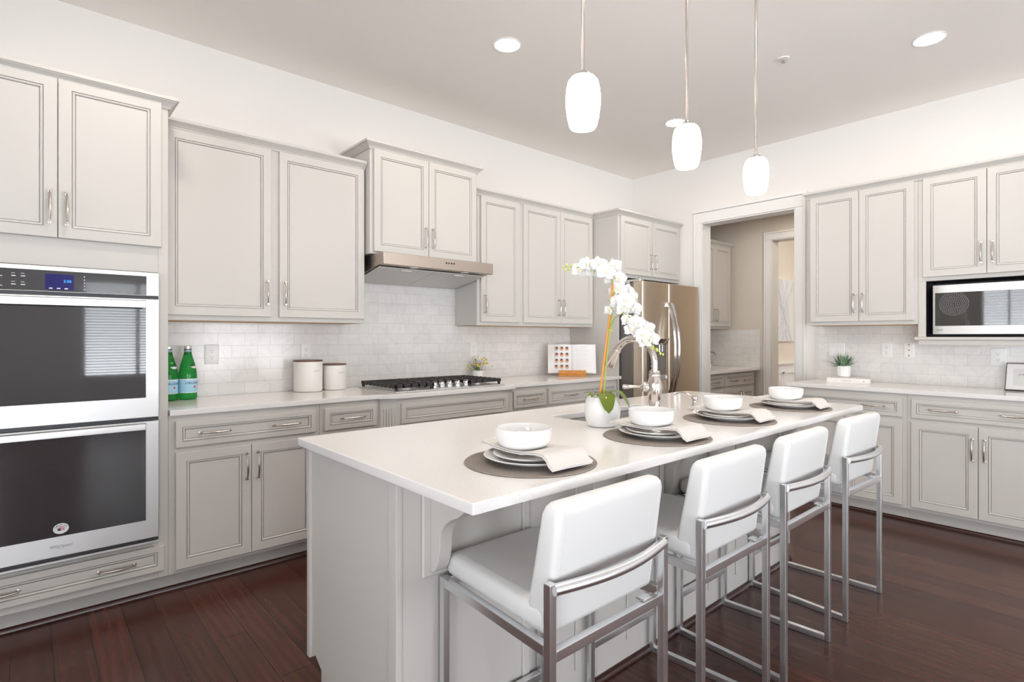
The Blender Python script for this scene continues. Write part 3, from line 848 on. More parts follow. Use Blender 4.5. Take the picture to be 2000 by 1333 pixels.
# ------------------------------------------------------------------ range hood
hd = thing('range_hood', 'slim stainless range hood under the raised wall cabinet', 'range hood', (2.195, 3.48, 1.68))
hx0, hx1 = 1.731, 2.655; yf = 3.23; yb = 3.732
def hs(x): return [(x, yf, 1.834), (x, yb, 1.834), (x, yb, 1.680), (x, yb - .02, 1.680), (x, yf + .06, 1.757), (x, yf + .03, 1.752), (x, yf, 1.755)]
mb = MB().loft([hs(hx0), hs(hx1)])
mb.build('hood_body', 'hood_steel', hd, bevel=.002)
xm = (hx0 + hx1) / 2
for (a, b) in ((hx0 + .015, xm - .002), (xm + .002, hx1 - .015)):
    fl = MB().add([(a, yf + .085, 1.748), (b, yf + .085, 1.748), (b, yb - .03, 1.6785), (a, yb - .03, 1.6785), (a, yf + .085, 1.7435), (b, yf + .085, 1.7435), (b, yb - .03, 1.674), (a, yb - .03, 1.674)],
                  [(0, 1, 2, 3), (7, 6, 5, 4), (0, 4, 5, 1), (1, 5, 6, 2), (2, 6, 7, 3), (3, 7, 4, 0)]).build('grease_filter', 'filter', hd)
    MB().box((a + b) / 2 - .04, yf + .11, 1.734, (a + b) / 2 + .04, yf + .135, 1.741).build('filter_latch', 'chrome', fl)
for k in range(4):
    MB().tube([(2.225 + k * .022, yf - .0005, 1.803), (2.225 + k * .022, yf - .004, 1.803)], .0055, 10).build('button', 'black', hd)
MB().box(2.265, yf - .001, 1.782, 2.285, yf + .001, 1.785).build('maker_mark', 'ink', hd)
for u in (1.99, 2.42):
    MB().lathe([(.03, 0), (.03, .004)], 20, (u, yf + .045, 1.7505)).build('lamp_lens', 'plastic_white', hd)

# ------------------------------------------------------------------ cooktop
ck = thing('gas_cooktop', 'stainless gas cooktop with black cast-iron grates and five front knobs', 'cooktop', (2.21, 3.37, CT))
cx0, cx1, cy0, cy1 = 1.757, 2.668, 3.108, 3.64
MB().box(cx0, cy0, CT + .0003, cx1, cy1, CT + .010).build('tray', 'steel', ck, bevel=.003, seg=2)
gz0, gz1 = CT + .030, CT + .050
def grate(x0, x1, y0, y1, notch=None):
    mb = MB(); t = .006
    mb.box(x0, y1 - 2 * t, gz0, x1, y1, gz1).box(x0, y0, gz0, x0 + 2 * t, y1, gz1).box(x1 - 2 * t, y0, gz0, x1, y1, gz1).box(x0, y0, gz0, x1, y0 + 2 * t, gz1)
    n = 5
    for k in range(1, n):
        xx = x0 + (x1 - x0) * k / n
        mb.box(xx - t, y0, gz0, xx + t, y0 + (y1 - y0) * .30, gz1).box(xx - t, y1 - (y1 - y0) * .28, gz0, xx + t, y1, gz1)
    ym = (y0 + y1) / 2
    for yy in (ym, y0 + (y1 - y0) * .3, y0 + (y1 - y0) * .7):
        mb.box(x0, yy - t, gz0, x1, yy + t, gz1)
    m_ = 9
    for k in range(m_):          # toothed side rails
        yy = y0 + (y1 - y0) * (k + .5) / m_
        for xx in (x0, x1):
            mb.box(xx - .004, yy - .014, gz0 - .004, xx + .004, yy + .014, gz1 + .002)
    for xx in (x0 + .012, x1 - .012):
        for yy in (y0 + .012, y1 - .012):
            mb.box(xx - .008, yy - .008, CT + .0105, xx + .008, yy + .008, gz0 + .004)
    return mb.build('grate', 'iron', ck, bevel=.0015)
gw = (cx1 - cx0 - .03) / 3
grate(cx0 + .012, cx0 + .010 + gw, cy0 + .03, cy1 - .015)
grate(cx0 + .016 + gw, cx0 + .012 + 2 * gw, cy0 + .155, cy1 - .015)
grate(cx0 + .018 + 2 * gw, cx1 - .012, cy0 + .03, cy1 - .015)
for (bx_, by, rr) in ((cx0 + .155, cy0 + .15, .036), (cx0 + .155, cy1 - .13, .042), (2.212, cy1 - .19, .055), (cx1 - .155, cy0 + .15, .036), (cx1 - .155, cy1 - .13, .042)):
    b_ = MB().lathe([(rr + .012, 0), (rr + .012, .006), (rr, .014)], 24, (bx_, by, CT + .0105)).build('burner', 'steel', ck)
    MB().lathe([(rr, .0145), (rr, .02), (rr - .006, .023)], 24, (bx_, by, CT + .0105)).build('burner_cap', 'iron', b_)
for k in range(5):
    kx = 2.085 + k * .0665; ky = cy0 + .058 + .018 * math.cos((k - 2) * .7)
    kb = MB().lathe([(.024, 0), (.024, .006), (.0215, .009), (.0195, .032), (.017, .036)], 20, (kx, ky, CT + .0105)).build('knob', 'chrome', ck)
    MB().box(kx - .004, ky - .022, CT + .047, kx + .004, ky + .022, CT + .054).build('knob_grip', 'chrome', kb, bevel=.001)

# ------------------------------------------------------------------ refrigerator
fx0, fx1 = 4.103, 5.052; fsx = 4.520
fg = thing('refrigerator', 'tall stainless side-by-side refrigerator with curved handles and an ice dispenser', 'refrigerator', (4.58, 3.3, 0))
MB().box(fx0, 3.003, .02, fx1, 3.70, 1.765).box(fx0 + .02, 3.02, 0, fx1 - .02, 3.68, .02).build('body', 'side_grey', fg, bevel=.004)
def fdoor(x0, x1):
    n = 8
    loop = [(x0, 2.998), (x0, 2.905)] + [(x0 + .006 + (x1 - x0 - .012) * k / n, 2.897 - .008 * math.sin(PI * k / n)) for k in range(n + 1)] + [(x1, 2.905), (x1, 2.998)]
    return MB().prism(loop, .06, 1.778).build('door', 'warm_steel', fg, bevel=.003, ang=.5)
dl = fdoor(fx0, fsx - .003); drr = fdoor(fsx + .003, fx1)
def bow(xc, door):
    z0, z1 = .72, 1.60; n = 24; loops = []
    for i in range(n + 1):
        t = i / n; z = z0 + (z1 - z0) * t; out = .012 + .082 * math.sin(PI * t) ** .8
        y = 2.893 - out; hw = .017
        loops.append([(xc - hw, y + .007, z), (xc - hw * .6, y - .008, z), (xc + hw * .6, y - .008, z), (xc + hw, y + .007, z), (xc + hw * .5, y + .012, z), (xc - hw * .5, y + .012, z)])
    mb = MB().loft(loops)
    for z in (z0 + .02, z1 - .02): mb.box(xc - .012, 2.872, z - .02, xc + .012, 2.895, z + .02)
    return mb.build('handle', 'chrome', door, bevel=0)
bow(fsx - .032, dl); bow(fsx + .032, drr)
mb = MB().box(4.175, 2.8835, .88, 4.455, 2.8875, 1.255)
dp = mb.build('dispenser_bay', 'side_grey', dl, bevel=.003)
MB().box(4.18, 2.880, .885, 4.235, 2.8834, 1.20).build('dispenser_panel', 'black', dl, bevel=.002)
mb = MB()
for k in range(7): mb.box(4.20, 2.8792, 1.15 - k * .035, 4.214, 2.8799, 1.158 - k * .035)
mb.build('dispenser_marks', 'label_white', dl, smooth=False)
mb = MB().loft([[(4.235, 2.884, 1.21), (4.455, 2.884, 1.21), (4.445, 2.87, 1.21), (4.245, 2.87, 1.21)], [(4.225, 2.884, 1.262), (4.465, 2.884, 1.262), (4.455, 2.845, 1.262), (4.235, 2.845, 1.262)]])
mb.box(4.32, 2.865, 1.14, 4.37, 2.883, 1.21)
mb.build('dispenser_spout', 'chrome', dl, bevel=.003)
MB().box(4.245, 2.862, .885, 4.45, 2.883, .925).build('dispenser_tray', 'steel', dl, bevel=.003)
MB().box(fx0 + .01, 2.93, 1.7785, fx0 + .07, 3.10, 1.80).box(fx0 + .01, 3.05, 1.7655, fx0 + .09, 3.12, 1.785).build('hinge_cover', 'steel', fg, bevel=.004)
MB().text('LG', .02, Matrix.Translation((5.0, 2.8945, 1.70)) @ Matrix.Rotation(PI / 2, 4, 'X')).build('maker_logo', 'ink', drr, smooth=False)

# ------------------------------------------------------------------ microwave
mw = thing('microwave', 'stainless microwave with a black glass window in the right-hand cabinet niche', 'microwave', (4.93, .65, 1.279))
my0, my1, mz0, mz1, mxf = .352, .943, 1.297, 1.640, 4.790
MB().box(mxf + .02, my0 + .004, mz0 + .004, 5.08, my1 - .004, mz1 - .004).build('body', 'dark_metal', mw, bevel=.003)
fc = MB()
n = 10
loop = [(mxf + .0195, my0), (mxf + .004, my0)] + [(mxf + .002 - .008 * math.sin(PI * k / n), my0 + .003 + (my1 - my0 - .006) * k / n) for k in range(n + 1)] + [(mxf + .004, my1), (mxf + .0195, my1)]
fc.prism(loop, mz0, mz1)
fd = fc.build('front_panel', 'steel', mw, bevel=.002)
def mwx(y): return mxf + .002 - .008 * math.sin(PI * (y - my0) / (my1 - my0))
mb = MB()
gy0, gy1 = my0 + .012, .929
for i in range(12):
    pass
mb.loft([[(mwx(gy0 + (gy1 - gy0) * k / 12) - o, gy0 + (gy1 - gy0) * k / 12, z) for z in (1.355, 1.586)] + [(mwx(gy0 + (gy1 - gy0) * k / 12) + .004, gy0 + (gy1 - gy0) * k / 12, z) for z in (1.586, 1.355)] for k in range(13) for o in (.0012,)])
gw_ = mb.build('window_glass', 'mw_glass', fd)
mb = MB()
def disc_pt(a, r): return (mwx(.824 + r * math.cos(a)) - .0022, .824 + r * math.cos(a), 1.508 + r * math.sin(a))
for ri in range(1, 9):
    r = ri * .0098; nn_ = max(6, int(ri * 5.0))
    for k in range(nn_):
        a0 = 2 * PI * k / nn_ + ri * .4; a1 = a0 + 2 * PI / nn_ * .55
        if 1.508 + r * math.sin(a0) > 1.58: continue
        mb.add([disc_pt(a0, r), disc_pt(a1, r), disc_pt(a1, r + .0035), disc_pt(a0, r + .0035)], [(0, 1, 2, 3)])
mb.build('fan_guard', 'ink', fd, smooth=False)
mb = MB().text('LG', .017, Matrix.Translation((mwx(.895) - .0012, .895, 1.326)) @ Matrix.Rotation(-PI / 2, 4, 'Z') @ Matrix.Rotation(PI / 2, 4, 'X'), bold=.0002)
mb.tube([(mwx(.915) - .001, .915 + .0065 * math.cos(a), 1.326 + .0065 * math.sin(a)) for a in [k * PI / 8 for k in range(15)]], .0009, 5)
mb.box(mwx(.915) - .0015, .9145, 1.3225, mwx(.915) - .0005, .9155, 1.3295)
mb.build('maker_logo', 'ink', fd, smooth=False)
mb = MB().tube([(4.99, .42, 1.641), (4.98, .40, 1.655), (4.93, .41, 1.664), (4.91, .45, 1.665), (4.99, .50, 1.660), (5.07, .48, 1.65)], .004, 8)
mb.build('power_cord', 'black', mw)

# ------------------------------------------------------------------ outlets and switch plates
def outlet(name, label, T, kind='duplex', w=.07, h=.114):
    p = T @ V((0, 0, 0))
    r = thing(name, label, 'outlet' if kind == 'duplex' else 'wall plate', p, None)
    pl = MB(T).loft([[(-w / 2 + i, -y, -h / 2 + i), (w / 2 - i, -y, -h / 2 + i), (w / 2 - i, -y, h / 2 - i), (-w / 2 + i, -y, h / 2 - i)] for i, y in ((0, .0005), (0, .003), (.002, .0055), (.008, .0065))]).build('cover_plate', 'plastic_white', r)
    if kind == 'duplex':
        for sz in (.0205, -.0205):
            loop = []
            for k in range(24):
                a = 2 * PI * k / 24
                loop.append((max(-.0145, min(.0145, .0172 * math.cos(a))), .0172 * math.sin(a) * .85 + sz))
            rc = MB(T).loft([[(x, -.0062, z) for x, z in loop], [(x, -.0085, z) for x, z in loop]]).build('receptacle', 'plastic_white', r, bevel=.0006)
            mb = MB(T)
            for s_ in (-1, 1): mb.box(s_ * .0058 - .0011, -.0088, sz + .0005, s_ * .0058 + .0011, -.0084, sz + .0075)
            mb.tube([(0, -.0084, sz - .0075), (0, -.0089, sz - .0075)], .0026, 8)
            mb.build('slots', 'slot', rc, smooth=False)
    elif kind == 'rocker':
        for dx in (-.023, .023) if w > .1 else (0,):
            MB(T).box(dx - .0165, -.0085, -.033, dx + .0165, -.0062, .033).build('rocker_switch', 'plastic_white', r, bevel=.001)
    else:
        for dz in (.042, 0, -.042):
            MB(T).tube([(0, -.006, dz), (0, -.009, dz)], .0045, 10).build('jack' if dz == 0 else 'screw', 'slot', r)
    return r
def TLw(x, z): return Matrix.Translation((x, D - .009, z))
def TRw(y, z): return Matrix.Translation((X - .009, y, z)) @ Matrix.Rotation(-PI / 2, 4, 'Z')
outlet('wall_outlet', 'white double outlet beside the green bottles', TLw(.841, 1.172), w=.078, h=.120)
outlet('wall_outlet', 'white double outlet behind the large canister', TLw(1.418, 1.172))
outlet('wall_outlet', 'white double outlet above the yellow flower pot', TLw(2.85, 1.172))
outlet('wall_outlet', 'white outlet half hidden behind the open cookbook', TLw(3.80, 1.172))
outlet('wall_outlet', 'white double outlet right of the grassy plant on the right wall', TRw(1.297, 1.172))
outlet('wall_outlet', 'shiny white double outlet above the leaning picture frame', TRw(.632, 1.137), w=.085, h=.125)
outlet('wall_plate', 'white three-hole plate between two outlets on the right wall', TRw(1.150, 1.175), 'jack')
outlet('switch_plate', 'white switch plate behind the grassy plant', TRw(1.655, 1.172), 'rocker', w=.116)

# ------------------------------------------------------------------ things on the range counter
def bottle(x, y, label, spin):
    r = thing('water_bottle', label, 'bottle', (x, y, CT + .0003), 'green water bottles by the ovens')
    c = (x, y, CT + .0003)
    MB().lathe([(.030, .006), (.040, 0), (.046, .004), (.0475, .012), (.0475, .135), (.0468, .15), (.044, .172), (.037, .205), (.028, .235), (.021, .262), (.0185, .282), (.0185, .288)], 32, c, cap1=False).build('glass_body', 'green_glass', r)
    MB().lathe([(.0478, .042), (.0481, .043), (.0481, .118), (.0478, .119)], 40, c, False, False).build('label', 'label_blue', r)
    mb = MB().lathe([(.0483, .040), (.0483, .0435)], 40, c, False, False).lathe([(.0483, .1165), (.0483, .121)], 40, c, False, False)
    mb.build('label_border', 'label_white', r)
    def wr(v, rad, z0, a0):
        a = a0 + v.x / rad
        return V((x + rad * math.cos(a), y + rad * math.sin(a), c[2] + z0 + v.y))
    MB().text('S.PELLEGRINO', .0165, None, wrap=lambda v: wr(v, .0486, .096, spin), bold=.0002).build('label_lettering', 'navy', r, smooth=False)
    mb = MB(); pts = []
    for k in range(10):
        rr = .0095 if k % 2 == 0 else .004
        a = PI / 2 + k * PI / 5
        pts.append(wr(V((rr * math.cos(a) - .002, rr * math.sin(a), 0)), .0487, .074, spin))
    cc = wr(V((-.002, 0, 0)), .0487, .074, spin)
    mb.add([tuple(p) for p in pts] + [tuple(cc)], [(k, (k + 1) % 10, 10) for k in range(10)])
    mb.build('label_star', 'red', r, smooth=False)
    def oval(u, v):
        a = 2 * PI * u; z = .195 + .016 * v * math.sin(a); rad = .0465 - (z - .165) * .27 + .0005
        an = spin + .15 + .024 * v * math.cos(a) / rad
        return (x + rad * math.cos(an), y + rad * math.sin(an), c[2] + z)
    MB().grid(oval, 24, 3).build('neck_medallion', 'label_white', r, fixn=False)
    MB().lathe([(.0195, .262 - .006), (.0193, .287)], 28, c, False, False).build('neck_foil', 'foil', r)
    MB().lathe([(.0195, .2875), (.0195, .292)], 28, c).build('cap_ring', 'black', r)
    MB().lathe([(.0195, .2925), (.0195, .307), (.018, .309)], 28, c).build('cap', 'cap_silver', r)
    return r
bottle(.594, 3.618, 'green glass water bottle nearest the ovens, partly hidden by the cabinet edge', -1.05)
bottle(.692, 3.628, 'green glass water bottle fully in view, right one of the pair by the ovens', -.95)

def canister(x, y, rad, h, label, txt):
    r = thing('canister', label, 'canister', (x, y, CT + .0003), 'cream ceramic canisters with dark wood lids')
    c = (x, y, CT + .0003)
    MB().lathe([(rad - .012, 0), (rad - .004, .003), (rad, .012), (rad, h - .012), (rad - .001, h - .010)], 48, c).build('jar', 'stoneware', r)
    MB().lathe([(rad - .001, h - .0098), (rad + .0015, h - .009), (rad + .0015, h - .001), (rad - .001, h)], 48, c).build('lid', 'wood_lid', r)
    a0 = math.atan2(-y, -x) + .62
    MB().text(txt, .0125, None, spacing=1.15, wrap=lambda v: V((x + (rad + .0004) * math.cos(a0 + v.x / rad), y + (rad + .0004) * math.sin(a0 + v.x / rad), c[2] + h * .66 + v.y))).build('lettering', 'ink', r, smooth=False)
canister(1.393, 3.632, .092, .208, 'larger cream ceramic canister with a dark wooden lid', 'SUGAR')
canister(1.580, 3.640, .0765, .178, 'smaller cream ceramic canister with a dark wooden lid', 'COFFEE')

random.seed(4)
def leaf_strip(mb, base, dirv, L, wd, droop, n=6, cup=0.0, taper=1.0):
    base = V(base); d = V(dirv).normalized(); side = d.cross(V((0, 0, 1)))
    side = side.normalized() if side.length > 1e-3 else V((1, 0, 0))
    vs = []; fs = []
    for i in range(n + 1):
        t = i / n
        p = base + d * (L * t) + V((0, 0, -droop * t * t))
        w_ = wd * (math.sin(PI * (t * .86 + .14)) ** taper) if i < n else wd * .03
        vs += [tuple(p - side * w_ - V((0, 0, -cup * w_))), tuple(p), tuple(p + side * w_ - V((0, 0, -cup * w_)))]
    for i in range(n):
        a = i * 3
        fs += [(a, a + 1, a + 4, a + 3), (a + 1, a + 2, a + 5, a + 4)]
    mb.add(vs, fs)
# yellow flower pot
yx, yy_ = 2.83, 3.645
yp = thing('yellow_flower_pot', 'small white pot of yellow flowers behind the cooktop', 'potted plant', (yx, yy_, CT + .0003))
MB().lathe([(.036, 0), (.040, .003), (.050, .075), (.050, .080), (.046, .080), (.043, .066)], 28, (yx, yy_, CT + .0003)).build('pot', 'white_ceramic', yp)
mb = MB(); ends = []
for k in range(34):
    a = random.uniform(0, 2 * PI); el = random.uniform(.25, 1.35)
    d = V((math.cos(a) * math.cos(el), math.sin(a) * math.cos(el) * .55, math.sin(el)))
    b0 = V((yx, yy_, CT + .068)); L = random.uniform(.09, .155)
    if b0.y + d.y * L > D - .02: d.y = -abs(d.y)
    pts = [b0 + d * (L * t) + V((0, 0, -.02 * t * t)) for t in (0, .33, .66, 1)]
    mb.tube(pts, [.0012, .001, .0008, .0006], 4)
    for t in [.3 + .08 * j for j in range(10)]:
        p = b0 + d * (L * t); q = V((random.uniform(-1, 1), random.uniform(-1, 1), random.uniform(-.2, 1)))
        leaf_strip(mb, p, q, random.uniform(.010, .018), .0035, .002, 3)
    ends.append(b0 + d * L)
mb.build('foliage', 'herb', yp, fixn=False)
for k in range(20):
    a = random.uniform(0, 2 * PI); el = random.uniform(.0, 1.2); L = random.uniform(.07, .125)
    p = V((yx, yy_ - .012, CT + .075)) + V((math.cos(a) * math.cos(el) * 1.05, -abs(math.sin(a)) * math.cos(el) * .6, math.sin(el))) * L
    mb = MB()
    for j in range(6):
        b_ = j * PI / 3
        leaf_strip(mb, p, (math.cos(b_), math.sin(b_) * .6 - .4, .35 * math.sin(b_) + .3), .013, .006, .003, 3)
    mb.lathe([(.001, -.005), (.007, -.002), (.008, .002), (.004, .006)], 8, tuple(p))
    mb.build('blossom', 'yellow', yp, fixn=False)

# cookbook on its stand
bc = V((3.80, 3.47, CT + .0003)); fa = math.atan2(-bc.y, -bc.x) + .06
Tb = Matrix.Translation(bc) @ Matrix.Rotation(fa + PI / 2, 4, 'Z')      # local -y faces the room
st = thing('cookbook_stand', 'small orange wooden stand holding up the open cookbook', 'stand', bc)
mb = MB(Tb).box(-.125, -.10, 0, .125, -.035, .018)
mb.build('base', 'bamboo', st, bevel=.003)
MB(Tb).box(-.125, -.112, .018, .125, -.100, .055).box(-.125, -.112, 0, .125, -.1005, .0175).build('ledge', 'bamboo', st, bevel=.003)
Tlean = Tb @ Matrix.Translation((0, -.062, .028)) @ Matrix.Rotation(-.22, 4, 'X')
MB(Tlean).box(-.11, .030, 0, .11, .040, .22).build('back_rest', 'bamboo', st, bevel=.003)
bk = thing('open_cookbook', 'open cookbook with pictures of little cakes propped on the orange stand', 'book', bc + V((0, 0, .02)))
Tk = Tlean @ Matrix.Translation((0, 0, 0))
MB(Tk).box(-.222, .020, 0, .222, .029, .272).build('cover', 'paper', bk, bevel=.001)
def page(sgn):
    mb = MB(Tk)
    def fn(u, v): return (sgn * (.002 + .214 * u), .012 - .020 * math.sin(PI * min(1, u * 1.05 + .02)) ** .7 + .006 * u, .004 + .264 * v)
    mb.grid(fn, 14, 2)
    back = MB(Tk)
    loops = []
    for i in range(15):
        u = i / 14; p = fn(u, 0); q = fn(u, 1)
        loops.append([p, q, (q[0], .0198, q[2]), (p[0], .0198, p[2])])
    o_ = MB(Tk).loft(loops).build('pages', 'paper', bk)
    return fn, o_
fnL, pL = page(-1); fnR, pR = page(1)
def on_page(fn, u, v, lift=.0008):
    p = V(fn(u, v)); return (p.x, p.y - lift, p.z)
mb = MB(Tk); mb.grid(lambda u, v: on_page(fnL, .05 + .72 * u, .03 + .93 * v, .0006), 12, 1); mb.build('photo_page', 'bluepaper', pL, fixn=False)
for i in range(3):
    for j in range(4):
        u = .66 - i * .225; v = .86 - j * .215
        mb = MB(Tk)
        mb.m = 0; mb.add([on_page(fnL, u + .085 * math.cos(2 * PI * k / 14), v - .012 + .075 * math.sin(2 * PI * k / 14), .0015) for k in range(14)], [tuple(range(14))])
        mb.m = 1; jx = random.uniform(-.02, .02)
        mb.add([on_page(fnL, u + jx + .05 * math.cos(2 * PI * k / 9), v + .018 + .034 * math.sin(2 * PI * k / 9), .0022) for k in range(9)], [tuple(range(9))])
        mb.build('cake_picture', ['cake', 'choc'], pL, smooth=False, fixn=False)
mb = MB(Tk)
mb.grid(lambda u, v: on_page(fnR, .35 + .3 * u, .905 + .012 * v), 4, 1)
for k in range(16):
    z = .84 - k * .044
    if k in (3, 7): continue
    mb.grid(lambda u, v: on_page(fnR, .16 + (.58 if k % 3 else .45) * u, z + .006 * v), 6, 1)
mb.build('recipe_text', 'faint_ink', pR, smooth=False, fixn=False)

# ------------------------------------------------------------------ right counter things
gb = V((4.895, 1.50, CT + .0003)); Tg = Matrix.Translation(gb) @ Matrix.Rotation(-PI / 2 + .22, 4, 'Z')
bo = thing('hardcover_book', 'white hardcover book lying under the grassy plant', 'book', gb)
MB(Tg).box(-.145, -.105, 0, .145, .105, .003).box(-.145, -.105, .033, .145, .105, .036).box(-.145, -.1055, 0, .145, -.102, .036).build('cover', 'book_cover', bo, bevel=.001)
MB(Tg).box(-.140, -.1015, .0032, .140, .100, .0328).build('pages', 'paper', bo)
Tsp = Tg @ Matrix.Translation((-.012, -.1062, .018)) @ Matrix.Rotation(PI / 2, 4, 'X')
mb = MB().text('FOREVER', .013, Tsp, spacing=1.35)
mb.T = Tg; mb.box(-.095, -.1062, .0175, -.068, -.1058, .0185).box(.045, -.1062, .0175, .072, -.1058, .0185).box(.100, -.1062, .014, .108, -.1058, .022)
mb.build('spine_lettering', 'ink', bo, smooth=False)
gp = V((4.935, 1.555, CT + .0368))
gr = thing('grassy_plant', 'spiky green plant in a small white pot standing on the white book', 'potted plant', gp)
MB().lathe([(.034, 0), (.044, .004), (.050, .012), (.053, .090), (.050, .092), (.047, .080)], 12, gp).build('pot', 'pot_white', gr, ang=.2)
mb = MB(); random.seed(11)
for k in range(120):
    a = random.uniform(0, 2 * PI); ra = random.uniform(0, .036); el = random.uniform(.45, 1.5) if k > 24 else random.uniform(.15, .6)
    b0 = gp + V((ra * math.cos(a), ra * math.sin(a), .078))
    d = V((math.cos(a) * math.cos(el), math.sin(a) * math.cos(el), math.sin(el)))
    L = random.uniform(.08, .125)
    if b0.x + d.x * L > X - .02: d.x *= .25
    leaf_strip(mb, b0, d, L, .0042, random.uniform(0, .03) * math.cos(el), 5, cup=.4, taper=.8)
mb.build('foliage', 'grass', gr, fixn=False)

pf = V((4.915, .45, CT + .0075)); Tpf = Matrix.Translation(pf) @ Matrix.Rotation(-PI / 2, 4, 'Z') @ Matrix.Rotation(-.50, 4, 'X')
fo = thing('picture_frame', 'small thin framed drawing leaning on the right counter at the picture edge', 'picture frame', pf)
mb = MB(Tpf); w2, hh, tt = .128, .202, .004
mb.box(-w2, 0, 0, w2, .014, tt).box(-w2, 0, hh - tt, w2, .014, hh).box(-w2, 0, tt, -w2 + tt, .014, hh - tt).box(w2 - tt, 0, tt, w2, .014, hh - tt)
mb.build('frame', 'frame_dark', fo)
MB(Tpf).box(-w2 + tt, .005, tt, w2 - tt, .012, hh - tt).build('mat_board', 'mat_board', fo)
MB(Tpf).box(-.088, .0042, .038, .088, .0049, .160).build('print', 'art_paper', fo)
mb = MB(Tpf)
pts = [(-.062 + .124 * k / 20, .0040, .105 + .018 * math.sin(k * .55) * (1 - k / 26) + .01 * math.sin(k * 1.7)) for k in range(21)]
mb.tube(pts, .0011, 5)
mb.tube([(-.05, .004, .115), (-.03, .004, .128), (-.005, .004, .118), (.02, .004, .13)], .001, 5)
for k in range(3): mb.box(-.02, .0037, .066 - k * .008, .03, .0041, .068 - k * .008)
mb.build('sketch', 'ink', fo)

# ------------------------------------------------------------------ sink, faucet, soap dispenser
mb = MB()
x0, x1, y0, y1, zt, zb = SX0 + .002, SX1 - .002, SY0 + .002, SY1 - .002, CB - .0005, .70
def rr(x0, x1, y0, y1, r, z):
    out = []
    for cx, cy, a in ((x1 - r, y1 - r, 0), (x0 + r, y1 - r, PI / 2), (x0 + r, y0 + r, PI), (x1 - r, y0 + r, 1.5 * PI)):
        for k in range(5): out.append((cx + r * math.cos(a + k * PI / 8), cy + r * math.sin(a + k * PI / 8), z))
    return out
loops = [rr(x0 - .02, x1 + .02, y0 - .02, y1 + .02, .04, zt), rr(x0, x1, y0, y1, .03, zt), rr(x0, x1, y0, y1, .03, zb + .02), rr(x0 + .02, x1 - .02, y0 + .02, y1 - .02, .02, zb)]
mb.loft(loops, False, True)
tag(mb.build('undermount_sink', 'steel', ang=.8, fixn=False), 'stainless undermount sink set into the island top', 'sink')

fc_ = V((2.124, 1.435, CT + .0003))
fa_ = thing('kitchen_faucet', 'polished gooseneck faucet with pull-down head at the island sink', 'faucet', fc_)
MB().lathe([(.030, 0), (.030, .005), (.0265, .009), (.0255, .060), (.028, .064), (.028, .071), (.0255, .075), (.030, .090), (.0335, .118), (.0325, .145), (.027, .172), (.0235, .182), (.0265, .186), (.0265, .192), (.0225, .195), (.0245, .199), (.0245, .206), (.019, .210)], 28, fc_).build('body', 'polished', fa_, ang=.5)
pts = [fc_ + V((0, 0, .20))]; rs = []
R_ = .114; cz = .240
for k in range(0, 16):
    a = PI - k * (PI * .83) / 15
    pts.append(fc_ + V((0, R_ + R_ * math.cos(a), cz + R_ * math.sin(a))))
mb = MB().tube(pts, [.0145 + .003 * k / (len(pts) - 1) for k in range(len(pts))], 16)
mb.build('spout', 'polished', fa_)
e1 = pts[-1]; td = (pts[-1] - pts[-2]).normalized()
MB().tube([e1 - td * .004, e1 + td * .004, e1 + td * .0045, e1 + td * .012, e1 + td * .0125, e1 + td * .025, e1 + td * .085, e1 + td * .090], [.0205, .0205, .0185, .0185, .020, .021, .031, .030], 24).build('spray_head', 'polished', fa_, ang=.5)
hb = fc_ + V((0, 0, .130)); hdv = V((-.62, .70, .10)).normalized()
h_ = MB().tube([hb + hdv * .02, hb + hdv * .038, hb + hdv * .052, hb + hdv * .060, hb + hdv * .062], [.018, .0225, .0215, .015, .010], 18).build('handle_hub', 'polished', fa_)
l0 = hb + hdv * .060; ld = V((-.62, .70, -.02)).normalized()
MB().tube([l0, l0 + ld * .02, l0 + ld * .05, l0 + ld * .075, l0 + ld * .083], [.006, .0055, .0085, .0115, .008], 12).build('lever', 'polished', h_)

sd_ = V((2.455, 1.43, CT + .0003))
so = thing('soap_dispenser', 'small polished soap dispenser on the island behind a white bowl', 'soap dispenser', sd_)
MB().lathe([(.024, 0), (.024, .004), (.016, .010), (.0125, .022), (.0125, .034), (.010, .038), (.010, .048), (.014, .050), (.015, .066), (.014, .069)], 20, sd_).build('base', 'polished', so)
dd = V((-.30, .95, 0)).normalized()
MB().tube([sd_ + V((0, 0, .058)) + dd * .005] + [sd_ + dd * (.012 + .086 * t) + V((0, 0, .062 + .021 * math.sin(PI * (t * .86 + .02)))) for t in [k / 10 for k in range(11)]], [.0075] + [.007 - .002 * k / 10 for k in range(11)], 10).build('spout', 'polished', so)

